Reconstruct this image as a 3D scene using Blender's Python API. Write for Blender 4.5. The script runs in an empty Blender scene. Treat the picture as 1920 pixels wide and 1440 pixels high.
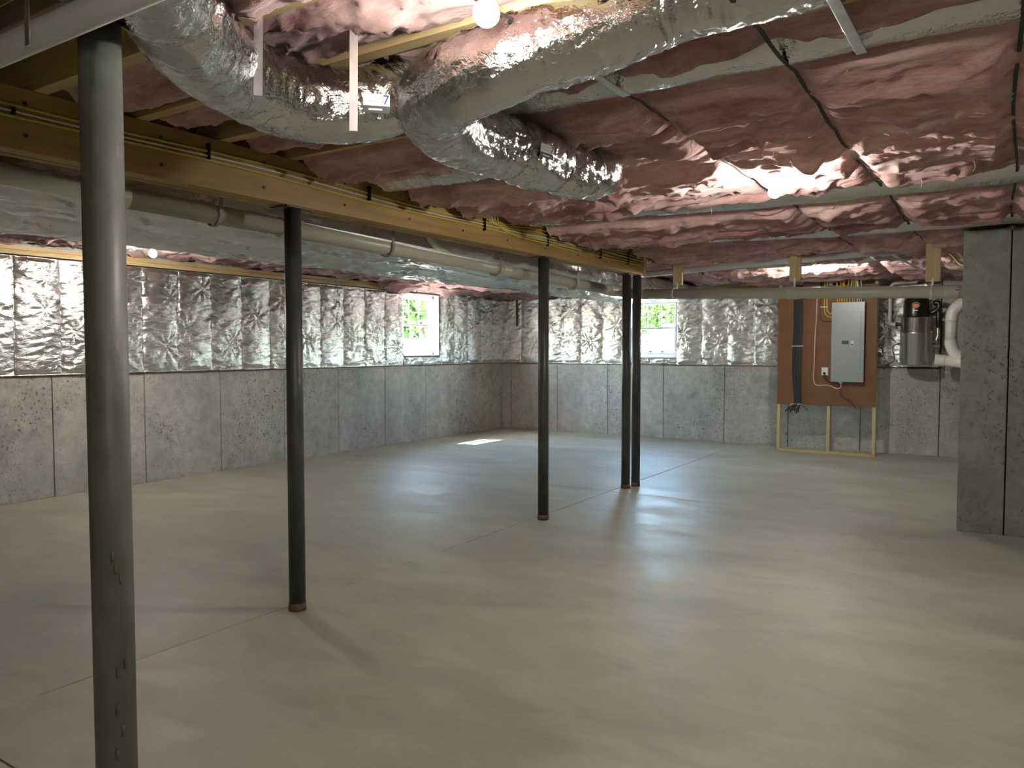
import bpy, math, random
import numpy as np
from mathutils import Vector, Matrix

SC = bpy.context.scene
COL = SC.collection
R = math.radians
random.seed(4)

# ------------------------------------------------------------------ camera, sky, sun, exposure
EYE = 1.53
FPX = 1442.0
cam_d = bpy.data.cameras.new('camera')
cam_d.sensor_fit = 'HORIZONTAL'; cam_d.sensor_width = 36.0; cam_d.lens = FPX / 1920 * 36.0
cam_d.clip_start = 0.05; cam_d.clip_end = 300
cam = bpy.data.objects.new('camera', cam_d); COL.objects.link(cam)
cam.location = (0, 0, EYE)
cam.rotation_euler = (R(90) - math.atan(66 / FPX), 0, R(32.8))
SC.camera = cam

SC.view_settings.view_transform = 'Standard'
SC.view_settings.look = 'None'
SC.view_settings.exposure = 0.92
SC.view_settings.gamma = 1.0
SC.view_settings.use_curve_mapping = False
SC.cycles.use_denoising = True
SC.cycles.max_bounces = 9
SC.cycles.diffuse_bounces = 5
SC.cycles.glossy_bounces = 5
SC.cycles.transparent_max_bounces = 12
SC.cycles.sample_clamp_indirect = 8.0
SC.cycles.caustics_reflective = False
SC.cycles.caustics_refractive = False

world = bpy.data.worlds.new('sky'); SC.world = world; world.use_nodes = True
wn = world.node_tree.nodes; wl = world.node_tree.links; wn.clear()
sky = wn.new('ShaderNodeTexSky'); sky.sky_type = 'NISHITA'; sky.sun_disc = False
sky.sun_elevation = R(58); sky.sun_rotation = R(200); sky.air_density = 1.2; sky.dust_density = 2.0
bg = wn.new('ShaderNodeBackground'); bg.inputs[1].default_value = 7.5
wo = wn.new('ShaderNodeOutputWorld')
wl.new(sky.outputs[0], bg.inputs[0]); wl.new(bg.outputs[0], wo.inputs[0])

sun_d = bpy.data.lights.new('sun', 'SUN'); sun_d.energy = 22; sun_d.angle = R(0.6); sun_d.color = (1, .96, .9)
sun = bpy.data.objects.new('sun', sun_d); COL.objects.link(sun)
sun.location = (-20, 5, 25)
sun.rotation_euler = Vector((.9, .25, -1.62)).to_track_quat('-Z', 'Y').to_euler()

BULB_POWER = 1.0

# ------------------------------------------------------------------ materials
def mat(name):
    m = bpy.data.materials.new(name); m.use_nodes = True
    nt = m.node_tree
    b = nt.nodes['Principled BSDF']
    return m, nt, b
def N(nt, t, **kw):
    n = nt.nodes.new(t)
    for k, v in kw.items():
        if k.startswith('i_'): n.inputs[int(k[2:])].default_value = v
        else: setattr(n, k, v)
    return n
def pos(nt, scale=(1, 1, 1)):
    g = N(nt, 'ShaderNodeNewGeometry'); mp = N(nt, 'ShaderNodeMapping')
    mp.inputs['Scale'].default_value = scale
    nt.links.new(g.outputs['Position'], mp.inputs[0]); return mp.outputs[0]
def noise(nt, vec, scale, detail=4, rough=.55, dist=0):
    n = N(nt, 'ShaderNodeTexNoise'); n.inputs['Scale'].default_value = scale
    n.inputs['Detail'].default_value = detail; n.inputs['Roughness'].default_value = rough
    n.inputs['Distortion'].default_value = dist
    nt.links.new(vec, n.inputs['Vector']); return n.outputs[0]
def ramp(nt, f, stops):
    r = N(nt, 'ShaderNodeValToRGB'); e = r.color_ramp.elements
    while len(e) > 1: e.remove(e[-1])
    e[0].position = stops[0][0]; e[0].color = (*stops[0][1], 1)
    for p, c in stops[1:]:
        x = e.new(p); x.color = (*c, 1)
    nt.links.new(f, r.inputs[0]); return r.outputs[0]
def mix(nt, f, a, b, mode='MIX'):
    m = N(nt, 'ShaderNodeMix', data_type='RGBA', blend_type=mode)
    for s, v in ((0, f), (6, a), (7, b)):
        if isinstance(v, (int, float)): m.inputs[s].default_value = v
        elif isinstance(v, tuple): m.inputs[s].default_value = (*v, 1)
        else: nt.links.new(v, m.inputs[s])
    return m.outputs[2]
def math_(nt, op, a, b=None):
    m = N(nt, 'ShaderNodeMath', operation=op)
    for s, v in ((0, a), (1, b)):
        if v is None: continue
        if isinstance(v, (int, float)): m.inputs[s].default_value = v
        else: nt.links.new(v, m.inputs[s])
    return m.outputs[0]
def bump(nt, b, h, strength=.3, dist=.01, prev=None):
    n = N(nt, 'ShaderNodeBump'); n.inputs['Strength'].default_value = strength; n.inputs['Distance'].default_value = dist
    nt.links.new(h, n.inputs['Height'])
    if prev is not None: nt.links.new(prev, n.inputs['Normal'])
    nt.links.new(n.outputs[0], b.inputs['Normal']); return n.outputs[0]
g3 = lambda v: (v, v, v)

def concrete_wall_mat(name, tone=(.54, .535, .49), dark=.7):
    m, nt, b = mat(name); p = pos(nt)
    n1 = noise(nt, p, 1.1, 6, .62); n2 = noise(nt, p, 9, 5, .7)
    n3 = noise(nt, pos(nt, (1, 1, .25)), 3.0, 4, .6)
    c = ramp(nt, n1, [(.3, tuple(t * .78 for t in tone)), (.5, tone), (.7, (tone[0] * 1.14, tone[1] * 1.13, tone[2] * 1.12))])
    c = mix(nt, .55, c, ramp(nt, n2, [(.3, g3(.62)), (.7, g3(1.25))]), 'MULTIPLY')
    c = mix(nt, .35, c, ramp(nt, n3, [(.35, g3(.68)), (.65, g3(1.2))]), 'MULTIPLY')
    # bug holes and dark specks, in patches
    sp = ramp(nt, noise(nt, pos(nt, (1, 1, .8)), 34, 3, .75), [(.0, g3(0)), (.575, g3(0)), (.64, g3(1))])
    mask = ramp(nt, noise(nt, p, .9, 3, .6), [(.42, g3(.0)), (.58, g3(1))])
    f = math_(nt, 'MULTIPLY', sp, mask)
    c = mix(nt, f, c, (.13, .12, .10))
    sp2 = ramp(nt, noise(nt, p, 70, 2, .6), [(.64, g3(0)), (.70, g3(1))])
    c = mix(nt, sp2, c, (.16, .15, .13))
    # damp stain low down
    st = ramp(nt, noise(nt, pos(nt, (.8, .8, 1)), 1.7, 5, .7), [(.58, g3(0)), (.70, g3(1))])
    c = mix(nt, math_(nt, 'MULTIPLY', st, .45), c, (.17, .15, .12))
    nt.links.new(c, b.inputs['Base Color']); b.inputs['Roughness'].default_value = .82
    h = math_(nt, 'SUBTRACT', n2, math_(nt, 'MULTIPLY', f, .8))
    bump(nt, b, h, .35, .006)
    return m
M = {}
M['wall'] = concrete_wall_mat('cast_concrete_pale')
M['pier'] = concrete_wall_mat('cast_concrete_grey', (.29, .30, .26))

def floor_mat():
    m, nt, b = mat('troweled_concrete'); 
    p = pos(nt); ps = pos(nt, (.8, 1.5, 1))
    n1 = noise(nt, ps, .55, 6, .6, .6); n2 = noise(nt, ps, 2.2, 6, .62, .8); n3 = noise(nt, p, 30, 4, .6)
    c = ramp(nt, n1, [(.32, (.40, .405, .315)), (.5, (.49, .50, .40)), (.68, (.57, .575, .465))])
    c = mix(nt, .45, c, ramp(nt, n2, [(.34, g3(.72)), (.5, g3(1.0)), (.68, g3(1.22))]), 'MULTIPLY')
    c = mix(nt, .2, c, ramp(nt, n3, [(.3, g3(.85)), (.7, g3(1.15))]), 'MULTIPLY')
    chip = ramp(nt, noise(nt, p, 6.5, 3, .6), [(.745, g3(0)), (.76, g3(1))])
    c = mix(nt, math_(nt, 'MULTIPLY', chip, .5), c, (.2, .18, .14))
    wh = ramp(nt, noise(nt, pos(nt, (1, 2.2, 1)), 1.3, 8, .75), [(.70, g3(0)), (.78, g3(1))])
    c = mix(nt, math_(nt, 'MULTIPLY', wh, .5), c, (.68, .66, .58))
    nt.links.new(c, b.inputs['Base Color'])
    r = ramp(nt, n2, [(.3, g3(.42)), (.7, g3(.60))]); nt.links.new(r, b.inputs['Roughness'])
    bump(nt, b, n3, .08, .004)
    return m
M['floor'] = floor_mat()

def foil_mat(name, rough=.26, tone=.80, crinkle=.5, stretch=(1, 1, 1), sc=28):
    m, nt, b = mat(name); b.inputs['Metallic'].default_value = 1
    b.inputs['Base Color'].default_value = (tone * .985, tone, tone * .99, 1)
    p = pos(nt, stretch)
    n1 = noise(nt, p, sc, 3, .6, .5)
    r1 = math_(nt, 'ABSOLUTE', math_(nt, 'SUBTRACT', n1, .5))
    n2 = noise(nt, p, sc * 3.1, 3, .6)
    h = math_(nt, 'ADD', math_(nt, 'MULTIPLY', r1, -2.0), math_(nt, 'MULTIPLY', n2, .35))
    rr = ramp(nt, noise(nt, p, sc * .3, 3, .6), [(.3, g3(rough * .75)), (.7, g3(rough * 1.3))])
    nt.links.new(rr, b.inputs['Roughness'])
    bump(nt, b, h, crinkle, .012)
    return m
M['foil'] = foil_mat('perforated_foil_facing', .22, .80, .5, (1, 1, 1.8), 19)
M['duct_foil'] = foil_mat('flex_duct_foil', .13, .70, .42, (1, 1, 1), 30)
M['trunk_foil'] = foil_mat('duct_wrap_foil', .30, .78, .5, (1.4, .6, 1), 11)

def pink_mat():
    m, nt, b = mat('pink_fiberglass'); p = pos(nt, (.7, 1.6, 1.6))
    n1 = noise(nt, p, 3.2, 6, .65, .5); n2 = noise(nt, pos(nt, (.5, 2, 2)), 45, 5, .7)
    c = ramp(nt, n1, [(.32, (.48, .25, .24)), (.5, (.70, .43, .41)), (.66, (.86, .62, .59))])
    c = mix(nt, .5, c, ramp(nt, n2, [(.3, g3(.72)), (.7, g3(1.25))]), 'MULTIPLY')
    oi = N(nt, 'ShaderNodeObjectInfo')
    c = mix(nt, 1.0, c, ramp(nt, oi.outputs['Random'], [(0, (.70, .62, .62)), (1, (1.14, 1.12, 1.10))]), 'MULTIPLY')
    nt.links.new(c, b.inputs['Base Color']); b.inputs['Roughness'].default_value = 1.0
    b.inputs['Specular IOR Level'].default_value = .15
    b.inputs['Sheen Weight'].default_value = .25
    h = math_(nt, 'ADD', n1, math_(nt, 'MULTIPLY', n2, .35))
    bump(nt, b, h, .9, .02)
    return m
M['pink'] = pink_mat()

def wood_mat(name, c1, c2, stretch, rough=.65):
    m, nt, b = mat(name); p = pos(nt, stretch)
    n1 = noise(nt, p, 6, 6, .6, 1.2); n2 = noise(nt, p, 30, 3, .6)
    c = ramp(nt, n1, [(.3, c1), (.7, c2)])
    c = mix(nt, .3, c, ramp(nt, n2, [(.35, g3(.75)), (.65, g3(1.15))]), 'MULTIPLY')
    nt.links.new(c, b.inputs['Base Color']); b.inputs['Roughness'].default_value = rough
    bump(nt, b, n1, .15, .004); return m
M['wood_x'] = wood_mat('pine_grain_across', (.52, .36, .17), (.72, .55, .30), (.12, 1.6, 1.6))
M['wood_y'] = wood_mat('pine_grain_along', (.48, .33, .16), (.70, .52, .28), (1.6, .12, 1.6))
M['wood_z'] = wood_mat('pine_grain_upright', (.55, .42, .22), (.74, .60, .36), (1.6, 1.6, .12))
M['beam'] = wood_mat('laminated_beam_wood', (.32, .195, .065), (.48, .31, .12), (1.2, .10, 1.2), .6)
M['sill'] = wood_mat('dark_sill_wood', (.20, .11, .055), (.33, .20, .11), (.3, .3, 2))
M['deck'] = wood_mat('strand_board', (.30, .19, .10), (.48, .33, .19), (1, 1, 1), .8)

def plain(name, c, rough=.5, metal=0, var=.12, sc=8, bmp=.05):
    m, nt, b = mat(name); p = pos(nt); n1 = noise(nt, p, sc, 5, .6)
    cc = ramp(nt, n1, [(.3, tuple(x * (1 - var) for x in c)), (.7, tuple(min(1, x * (1 + var)) for x in c))])
    nt.links.new(cc, b.inputs['Base Color']); b.inputs['Roughness'].default_value = rough
    b.inputs['Metallic'].default_value = metal
    if bmp: bump(nt, b, n1, bmp, .004)
    return m
M['pvc'] = plain('beige_drain_pvc', (.56, .55, .44), .32, 0, .05, 3, 0)
M['pvc_white'] = plain('white_pvc', (.82, .81, .75), .3, 0, .04, 3, 0)
M['pvc_grey'] = plain('grey_white_pvc', (.62, .62, .60), .3, 0, .05, 3, 0)
M['hanger'] = plain('grey_plastic_hanger', (.30, .29, .26), .5)
M['strap'] = plain('black_strap', (.02, .018, .018), .6)
M['galv'] = plain('galvanised_steel', (.70, .72, .73), .32, .9, .12, 14)
M['black'] = plain('black_plastic', (.012, .012, .013), .28, 0, .1, 5, 0)
M['black_cable'] = plain('black_cable', (.015, .014, .018), .45)
M['yellow_cable'] = plain('yellow_cable', (.62, .50, .08), .45, 0, .1)
M['white_cable'] = plain('white_cable', (.74, .68, .62), .45, 0, .06)
M['orange_cable'] = plain('orange_cable', (.72, .24, .05), .45, 0, .06)
M['brown_cable'] = plain('brown_cable', (.17, .05, .025), .45, 0, .06)
M['panel'] = plain('grey_enamel', (.33, .36, .38), .38, .1, .03, 2, 0)
M['panel_dark'] = plain('dark_print', (.05, .055, .06), .5)
M['joint'] = plain('saw_cut_dirt', (.07, .065, .055), .95)
M['board'] = plain('rust_brown_painted_plywood', (.185, .085, .036), .62, 0, .12, 5, .1)
M['steel'] = None
M['vinyl'] = plain('white_vinyl', (.85, .86, .87), .35, 0, .02, 2, 0)
M['rust'] = plain('rusty_base', (.16, .10, .055), .85, 0, .45, 22, .4)
M['white'] = plain('white_plastic', (.82, .82, .80), .4, 0, .03, 2, 0)
M['orange'] = plain('orange_badge', (.80, .16, .03), .4, 0, .02, 2, 0)
M['labelwhite'] = plain('label_paper', (.78, .78, .76), .5, 0, .03, 9, 0)
M['labelblue'] = plain('label_blue', (.01, .015, .22), .5, 0, .02, 2, 0)
M['bark'] = plain('bark', (.13, .09, .06), .9, 0, .3, 9, .5)
M['ground'] = plain('mulch_ground', (.42, .34, .24), .95, 0, .3, 2.5, .3)
M['grass'] = plain('lawn_grass', (.16, .26, .07), .95, 0, .35, 6, .3)
M['tyre'] = plain('tyre_rubber', (.03, .03, .03), .8)
M['carwhite'] = plain('white_car_paint', (.8, .8, .8), .25, 0, .02, 2, 0)
M['fibre'] = plain('pink_fibre_wisp', (.86, .62, .60), 1.0, 0, .06, 20, 0)

def brushed():
    m, nt, b = mat('brushed_stainless'); p = pos(nt, (30, 30, .5))
    n1 = noise(nt, p, 3, 3, .6)
    b.inputs['Metallic'].default_value = 1; b.inputs['Base Color'].default_value = (.62, .61, .59, 1)
    nt.links.new(ramp(nt, n1, [(.3, g3(.24)), (.7, g3(.36))]), b.inputs['Roughness'])
    return m
M['steel'] = brushed()

def column_mat():
    m, nt, b = mat('charcoal_painted_steel'); p = pos(nt)
    n1 = noise(nt, p, 5, 5, .65); n2 = noise(nt, pos(nt, (1, 1, .35)), 14, 5, .7)
    c = ramp(nt, n1, [(.3, (.040, .045, .046)), (.7, (.085, .09, .088))])
    d = ramp(nt, n2, [(.62, g3(0)), (.72, g3(1))])
    c = mix(nt, math_(nt, 'MULTIPLY', d, .55), c, (.30, .28, .24))
    nt.links.new(c, b.inputs['Base Color']); b.inputs['Roughness'].default_value = .42
    bump(nt, b, n2, .18, .003); return m
M['column'] = column_mat()

def column_mat2():
    m, nt, b = mat('dusty_painted_steel_lit'); p = pos(nt)
    n1 = noise(nt, p, 4, 5, .65); n2 = noise(nt, pos(nt, (1, 1, .35)), 12, 5, .7)
    c = ramp(nt, n1, [(.3, (.11, .118, .105)), (.7, (.20, .21, .185))])  # same dark steel as the other columns, its lit look painted in as lighter grey
    d = ramp(nt, n2, [(.60, g3(0)), (.72, g3(1))])
    c = mix(nt, math_(nt, 'MULTIPLY', d, .5), c, (.36, .34, .29))
    nt.links.new(c, b.inputs['Base Color']); b.inputs['Roughness'].default_value = .45
    bump(nt, b, n2, .25, .003); return m
M['column_near'] = column_mat2()

def bulb_mat():
    m, nt, b = mat('lit_bulb_glass')
    b.inputs['Base Color'].default_value = (1, 1, 1, 1)
    b.inputs['Emission Color'].default_value = (1.0, .965, .875, 1)
    b.inputs['Emission Strength'].default_value = 620 * BULB_POWER
    return m
M['bulb'] = bulb_mat()
M['bulb_dim'] = M['bulb'].copy(); M['bulb_dim'].node_tree.nodes['Principled BSDF'].inputs['Emission Strength'].default_value = 280

def glass_mat():
    m = bpy.data.materials.new('window_glass'); m.use_nodes = True; nt = m.node_tree; nt.nodes.clear()
    o = N(nt, 'ShaderNodeOutputMaterial'); t = N(nt, 'ShaderNodeBsdfTransparent'); g = N(nt, 'ShaderNodeBsdfGlossy')
    t.inputs[0].default_value = (.94, .97, .95, 1); g.inputs['Roughness'].default_value = .02
    f = N(nt, 'ShaderNodeLayerWeight'); f.inputs[0].default_value = .25; x = N(nt, 'ShaderNodeMixShader')
    nt.links.new(math_(nt, 'ADD', math_(nt, 'MULTIPLY', math_(nt, 'POWER', f.outputs[1], 4.0), .4), .03), x.inputs[0]); nt.links.new(t.outputs[0], x.inputs[1]); nt.links.new(g.outputs[0], x.inputs[2])
    nt.links.new(x.outputs[0], o.inputs[0]); return m
M['glass'] = glass_mat()

def leaf_mat():
    m, nt, b = mat('tree_leaves'); p = pos(nt)
    c = ramp(nt, noise(nt, p, 1.5, 3, .6), [(.3, (.05, .12, .025)), (.7, (.15, .25, .07))])
    nt.links.new(c, b.inputs['Base Color']); b.inputs['Roughness'].default_value = .6
    tr = N(nt, 'ShaderNodeBsdfTranslucent'); nt.links.new(c, tr.inputs[0]); mx = N(nt, 'ShaderNodeMixShader')
    mx.inputs[0].default_value = .45
    nt.links.new(b.outputs[0], mx.inputs[1]); nt.links.new(tr.outputs[0], mx.inputs[2])
    nt.links.new(mx.outputs[0], nt.nodes['Material Output'].inputs[0]); return m
M['leaf'] = leaf_mat()

# ------------------------------------------------------------------ mesh helpers
class MB:
    def __init__(s): s.v = []; s.f = []
    def add(s, v, f):
        o = len(s.v); s.v += [tuple(map(float, p)) for p in v]; s.f += [tuple(i + o for i in q) for q in f]; return s
    def box(s, x0, x1, y0, y1, z0, z1):
        v = [(x, y, z) for x in (x0, x1) for y in (y0, y1) for z in (z0, z1)]
        return s.add(v, [(0, 1, 3, 2), (4, 6, 7, 5), (0, 4, 5, 1), (2, 3, 7, 6), (0, 2, 6, 4), (1, 5, 7, 3)])
    def cbox(s, c, d):
        return s.box(c[0] - d[0] / 2, c[0] + d[0] / 2, c[1] - d[1] / 2, c[1] + d[1] / 2, c[2] - d[2] / 2, c[2] + d[2] / 2)
    def bar(s, a, b, w, t, up=(0, 0, 1)):
        a = Vector(a); b = Vector(b); d = (b - a).normalized(); u = Vector(up)
        sd = d.cross(u).normalized(); u = sd.cross(d).normalized()
        v = [p + sd * (w / 2 * i) + u * (t / 2 * j) for p in (a, b) for i in (-1, 1) for j in (-1, 1)]
        return s.add(v, [(0, 1, 3, 2), (4, 6, 7, 5), (0, 4, 5, 1), (2, 3, 7, 6), (0, 2, 6, 4), (1, 5, 7, 3)])
    def lathe(s, prof, c=(0, 0, 0), seg=32, axis='z'):
        o = len(s.v); n = len(prof)
        for k in range(seg):
            a = 2 * math.pi * k / seg
            for r, z in prof:
                p = (r * math.cos(a), r * math.sin(a), z)
                if axis == 'x': p = (p[2], p[0], p[1])
                if axis == 'y': p = (p[0], p[2], -p[1])
                s.v.append((p[0] + c[0], p[1] + c[1], p[2] + c[2]))
        for k in range(seg):
            k2 = (k + 1) % seg
            for i in range(n - 1):
                s.f.append((o + k * n + i, o + k2 * n + i, o + k2 * n + i + 1, o + k * n + i + 1))
        s.f.append(tuple(o + k * n for k in range(seg))[::-1]); s.f.append(tuple(o + k * n + n - 1 for k in range(seg)))
        return s
    def tube(s, pts, r, seg=16, step=None, fn=None, cap=True):
        pts = smooth_path(pts, step) if step else [Vector(p) for p in pts]
        n = len(pts); o = len(s.v)
        nrm = None; L = 0
        for i, p in enumerate(pts):
            t = (pts[min(i + 1, n - 1)] - pts[max(i - 1, 0)]).normalized()
            if nrm is None:
                nrm = Vector((0, 0, 1)) if abs(t.z) < .9 else Vector((1, 0, 0))
            nrm = (nrm - t * nrm.dot(t)).normalized(); bi = t.cross(nrm)
            if i: L += (p - pts[i - 1]).length
            for k in range(seg):
                a = 2 * math.pi * k / seg
                rr = r if fn is None else r * fn(L, a)
                s.v.append(tuple(p + (nrm * math.cos(a) + bi * math.sin(a)) * rr))
        for i in range(n - 1):
            for k in range(seg):
                k2 = (k + 1) % seg
                s.f.append((o + i * seg + k, o + i * seg + k2, o + (i + 1) * seg + k2, o + (i + 1) * seg + k))
        if cap:
            s.f.append(tuple(o + k for k in range(seg))[::-1]); s.f.append(tuple(o + (n - 1) * seg + k for k in range(seg)))
        return s
    def mesh(s, name, m, smooth=False):
        me = bpy.data.meshes.new(name); me.from_pydata(s.v, [], s.f)
        if m: me.materials.append(m)
        if smooth: me.polygons.foreach_set('use_smooth', [True] * len(me.polygons))
        me.update(); return me
    def build(s, name, m, parent=None, smooth=False, bevel=0, loc=None, local=None):
        me = s.mesh(name, m, smooth)
        return put(name, me, parent, loc, bevel)

def put(name, me, parent=None, loc=None, bevel=0):
    o = bpy.data.objects.new(name, me); COL.objects.link(o)
    if loc is not None: o.location = loc
    if parent is not None:
        o.parent = parent
        if loc is None and parent.type == 'EMPTY':
            o.matrix_parent_inverse = Matrix.Translation(parent.location).inverted()
    if bevel:
        b = o.modifiers.new('bevel', 'BEVEL'); b.width = bevel; b.segments = 2; b.limit_method = 'ANGLE'
    return o

def smooth_path(pts, step):
    P = [Vector(p) for p in pts]; out = []
    Q = [P[0] * 2 - P[1]] + P + [P[-1] * 2 - P[-2]]
    for i in range(1, len(Q) - 2):
        a, b, c, d = Q[i - 1:i + 3]; n = max(1, int((c - b).length / step))
        for k in range(n):
            t = k / n
            out.append(.5 * ((2 * b) + (c - a) * t + (2 * a - 5 * b + 4 * c - d) * t * t + (3 * b - a - 3 * c + d) * t ** 3))
    out.append(P[-1]); return out

def thing(name, label, cat, loc=(0, 0, 0), group=None):
    o = bpy.data.objects.new(name, None); COL.objects.link(o); o.location = loc
    o.empty_display_size = .1
    return tag(o, label, cat, group)
def tag(o, label, cat=None, group=None, kind=None):
    o['label'] = label
    if cat: o['category'] = cat
    if group: o['group'] = group
    if kind: o['kind'] = kind
    return o
def struct(o, label=None):
    o['kind'] = 'structure'
    if label: o['label'] = label
    return o

# numpy value noise
_rng = np.random.RandomState(7)
_T = _rng.rand(256, 256) * 2 - 1
def vn(x, y, seed=0):
    x = np.asarray(x, float) + seed * 17.31; y = np.asarray(y, float) + seed * 5.77
    xi = np.floor(x).astype(int); yi = np.floor(y).astype(int)
    fx = x - xi; fy = y - yi; fx = fx * fx * fx * (fx * (fx * 6 - 15) + 10); fy = fy * fy * fy * (fy * (fy * 6 - 15) + 10)
    g = lambda a, b: _T[a & 255, b & 255]
    return (g(xi, yi) * (1 - fx) + g(xi + 1, yi) * fx) * (1 - fy) + (g(xi, yi + 1) * (1 - fx) + g(xi + 1, yi + 1) * fx) * fy
def rn(x, y, seed=0): return 1 - 2 * np.abs(vn(x, y, seed))      # ridged, -1..1

def np_mesh(name, verts, faces, m, smooth=True):
    me = bpy.data.meshes.new(name)
    nv = len(verts); nf = len(faces)
    me.vertices.add(nv); me.vertices.foreach_set('co', np.asarray(verts, np.float32).ravel())
    me.loops.add(nf * 4); me.loops.foreach_set('vertex_index', np.asarray(faces, np.int32).ravel())
    me.polygons.add(nf); me.polygons.foreach_set('loop_start', np.arange(0, nf * 4, 4, dtype=np.int32))
    me.polygons.foreach_set('use_smooth', np.full(nf, smooth))
    me.update(calc_edges=True)
    if m: me.materials.append(m)
    return me
def grid_faces(nu, nv, wrap=False):
    a = np.arange(nu - 1)[:, None]; b = np.arange(nv if wrap else nv - 1)[None, :]
    i = a * nv + b; j = a * nv + (b + 1) % nv
    return np.stack([i, i + nv, j + nv, j], -1).reshape(-1, 4)

# ------------------------------------------------------------------ room dimensions
XL, YF, XR, YB = -8.25, 12.5, 2.6, -3.6
ZC = 1.245           # top of the low concrete wall
ZJ = 2.59            # underside of joists
PIT = .447           # joist and stud spacing
Y0 = 2.11

# floor: slabs between saw cuts
fl = MB().box(XL - .3, XR + .2, YB - .2, YF + .3, -.20, -.03).build('floor', M['joint'])
struct(fl, 'bare troweled concrete basement floor with saw-cut joints')
xs = [XL - .02, -3.565, XR]; ys = [YB, 1.32, 7.47, YF + .02]
for i in range(2):
    for j in range(3):
        g = .0045
        MB().box(xs[i] + g, xs[i + 1] - g, ys[j] + g, ys[j + 1] - g, -.03, 0).build('slab', M['floor'], fl, bevel=.002)

# ---- concrete walls with form panels
def wall_panels(root, edges, face, axis, z0, z1, m, t=.06, sgn=1):
    """panels on plane axis=face between successive edges; sgn: direction towards the room"""
    for k, (a, b) in enumerate(zip(edges[:-1], edges[1:])):
        off = random.uniform(0, .006); g = .005
        f0, f1 = face - sgn * t, face - sgn * off
        lo, hi = min(f0, f1), max(f0, f1)
        mb = MB()
        if axis == 'x': mb.box(lo, hi, a + g, b - g, z0, z1)
        else: mb.box(a + g, b - g, lo, hi, z0, z1)
        mb.build('concrete_panel', m, root, bevel=.004)

wl_ = MB().box(XL - .28, XL - .05, YB - .28, YF + .28, -.03, ZC)
W1 = (9.53, 10.48, 1.405, 2.45)      # window 1: y0,y1,z0,z1
for (a, b, c, d) in ((YB - .28, W1[0], ZC, 2.84), (W1[1], YF + .28, ZC, 2.84), (W1[0], W1[1], ZC, W1[2]), (W1[0], W1[1], W1[3], 2.84)):
    wl_.box(XL - .24, XL - .10, a, b, c, d)
wall_left = struct(wl_.build('wall_left', M['wall']), 'left basement wall, low cast concrete under foil-faced insulation')
e = [YB] + [4.077 + 1.005 * k for k in range(-7, 9)] + [YF]
wall_panels(wall_left, e, XL, 'x', 0, ZC, M['wall'])

W2 = (-5.68, -4.725, 1.37, 2.40)     # window 2: x0,x1,z0,z1
wf_ = MB().box(XL - .05, -.80, YF + .05, YF + .28, -.03, ZC)
for (a, b, c, d) in ((XL - .1, W2[0], ZC, 2.84), (W2[1], -.80, ZC, 2.84), (W2[0], W2[1], ZC, W2[2]), (W2[0], W2[1], W2[3], 2.84)):
    wf_.box(a, b, YF + .10, YF + .24, c, d)
wf_.box(-.80, XR + .28, YF + .05, YF + .28, -.03, 2.84)
wall_far = struct(wf_.build('wall_far', M['wall']), 'far basement wall, cast concrete with foil-faced insulation above')
e = [XL, -8.031, -7.015, -5.987, -4.939, -3.885, -2.871, -1.83, -.80]
wall_panels(wall_far, e, YF, 'y', 0, ZC, M['wall'], sgn=1)
wall_panels(wall_far, [-.80, .25, 1.3, XR], YF, 'y', 0, 2.575, M['wall'], sgn=1)

# right wall stub (the tall concrete return close to the picture's right edge)
wr = struct(MB().box(-.30, XR, 7.50, 7.70, -.03, 2.50).build('wall_right', M['pier']), 'full-height grey concrete wall end at the right')
wall_panels(wr, [-.335, .005, 1.03, 2.05, XR], 7.47, 'y', 0, 2.505, M['pier'], t=.04)
MB().box(-.335, -.30, 7.515, 7.72, 0, 2.505).build('concrete_panel', M['pier'], wr, bevel=.004)
wo_ = struct(MB().box(XR, XR + .25, YB - .25, YF + .28, -.03, 2.84).build('wall_side', M['pier']), 'side basement wall beyond the right edge of the view')
wall_panels(wo_, [YB + 1.0 * k for k in range(17)], XR, 'x', 0, 2.55, M['pier'], t=-.05, sgn=1)
wb_ = struct(MB().box(XL - .28, XR + .25, YB - .28, YB - .05, -.03, 2.84).build('wall_back', M['wall']), 'basement wall behind the viewer')
wall_panels(wb_, [XL + 1.085 * k for k in range(11)], YB, 'y', 0, 2.55, M['wall'], t=-.0495, sgn=1)

# sill plates and top plates
struct(MB().box(XL - .10, XL + .006, YB, YF, ZC, ZC + .038).build('trim_1', M['sill'], bevel=.003), 'dark wooden sill plate on the left concrete wall')
struct(MB().box(XL, -.80, YF - .006, YF + .10, ZC, ZC + .038).build('trim_2', M['sill'], bevel=.003), 'dark wooden sill plate on the far concrete wall')
tp = struct(MB().box(XL - .10, XL + .03, YB, 9.2, 2.46, 2.505).build('trim_3', M['wood_y'], bevel=.003), 'pale wooden top plate above the left foil insulation')
MB().box(XL - .10, XL + .015, YB, 9.2, 2.508, 2.552).build('upper_plate', M['wood_y'], tp, bevel=.003)
struct(MB().box(XL - .02, -.80, YF - .02, YF + .10, 2.50, 2.585).build('trim_4', M['wood_x'], bevel=.003), 'wooden top plate above the far foil insulation')

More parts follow.
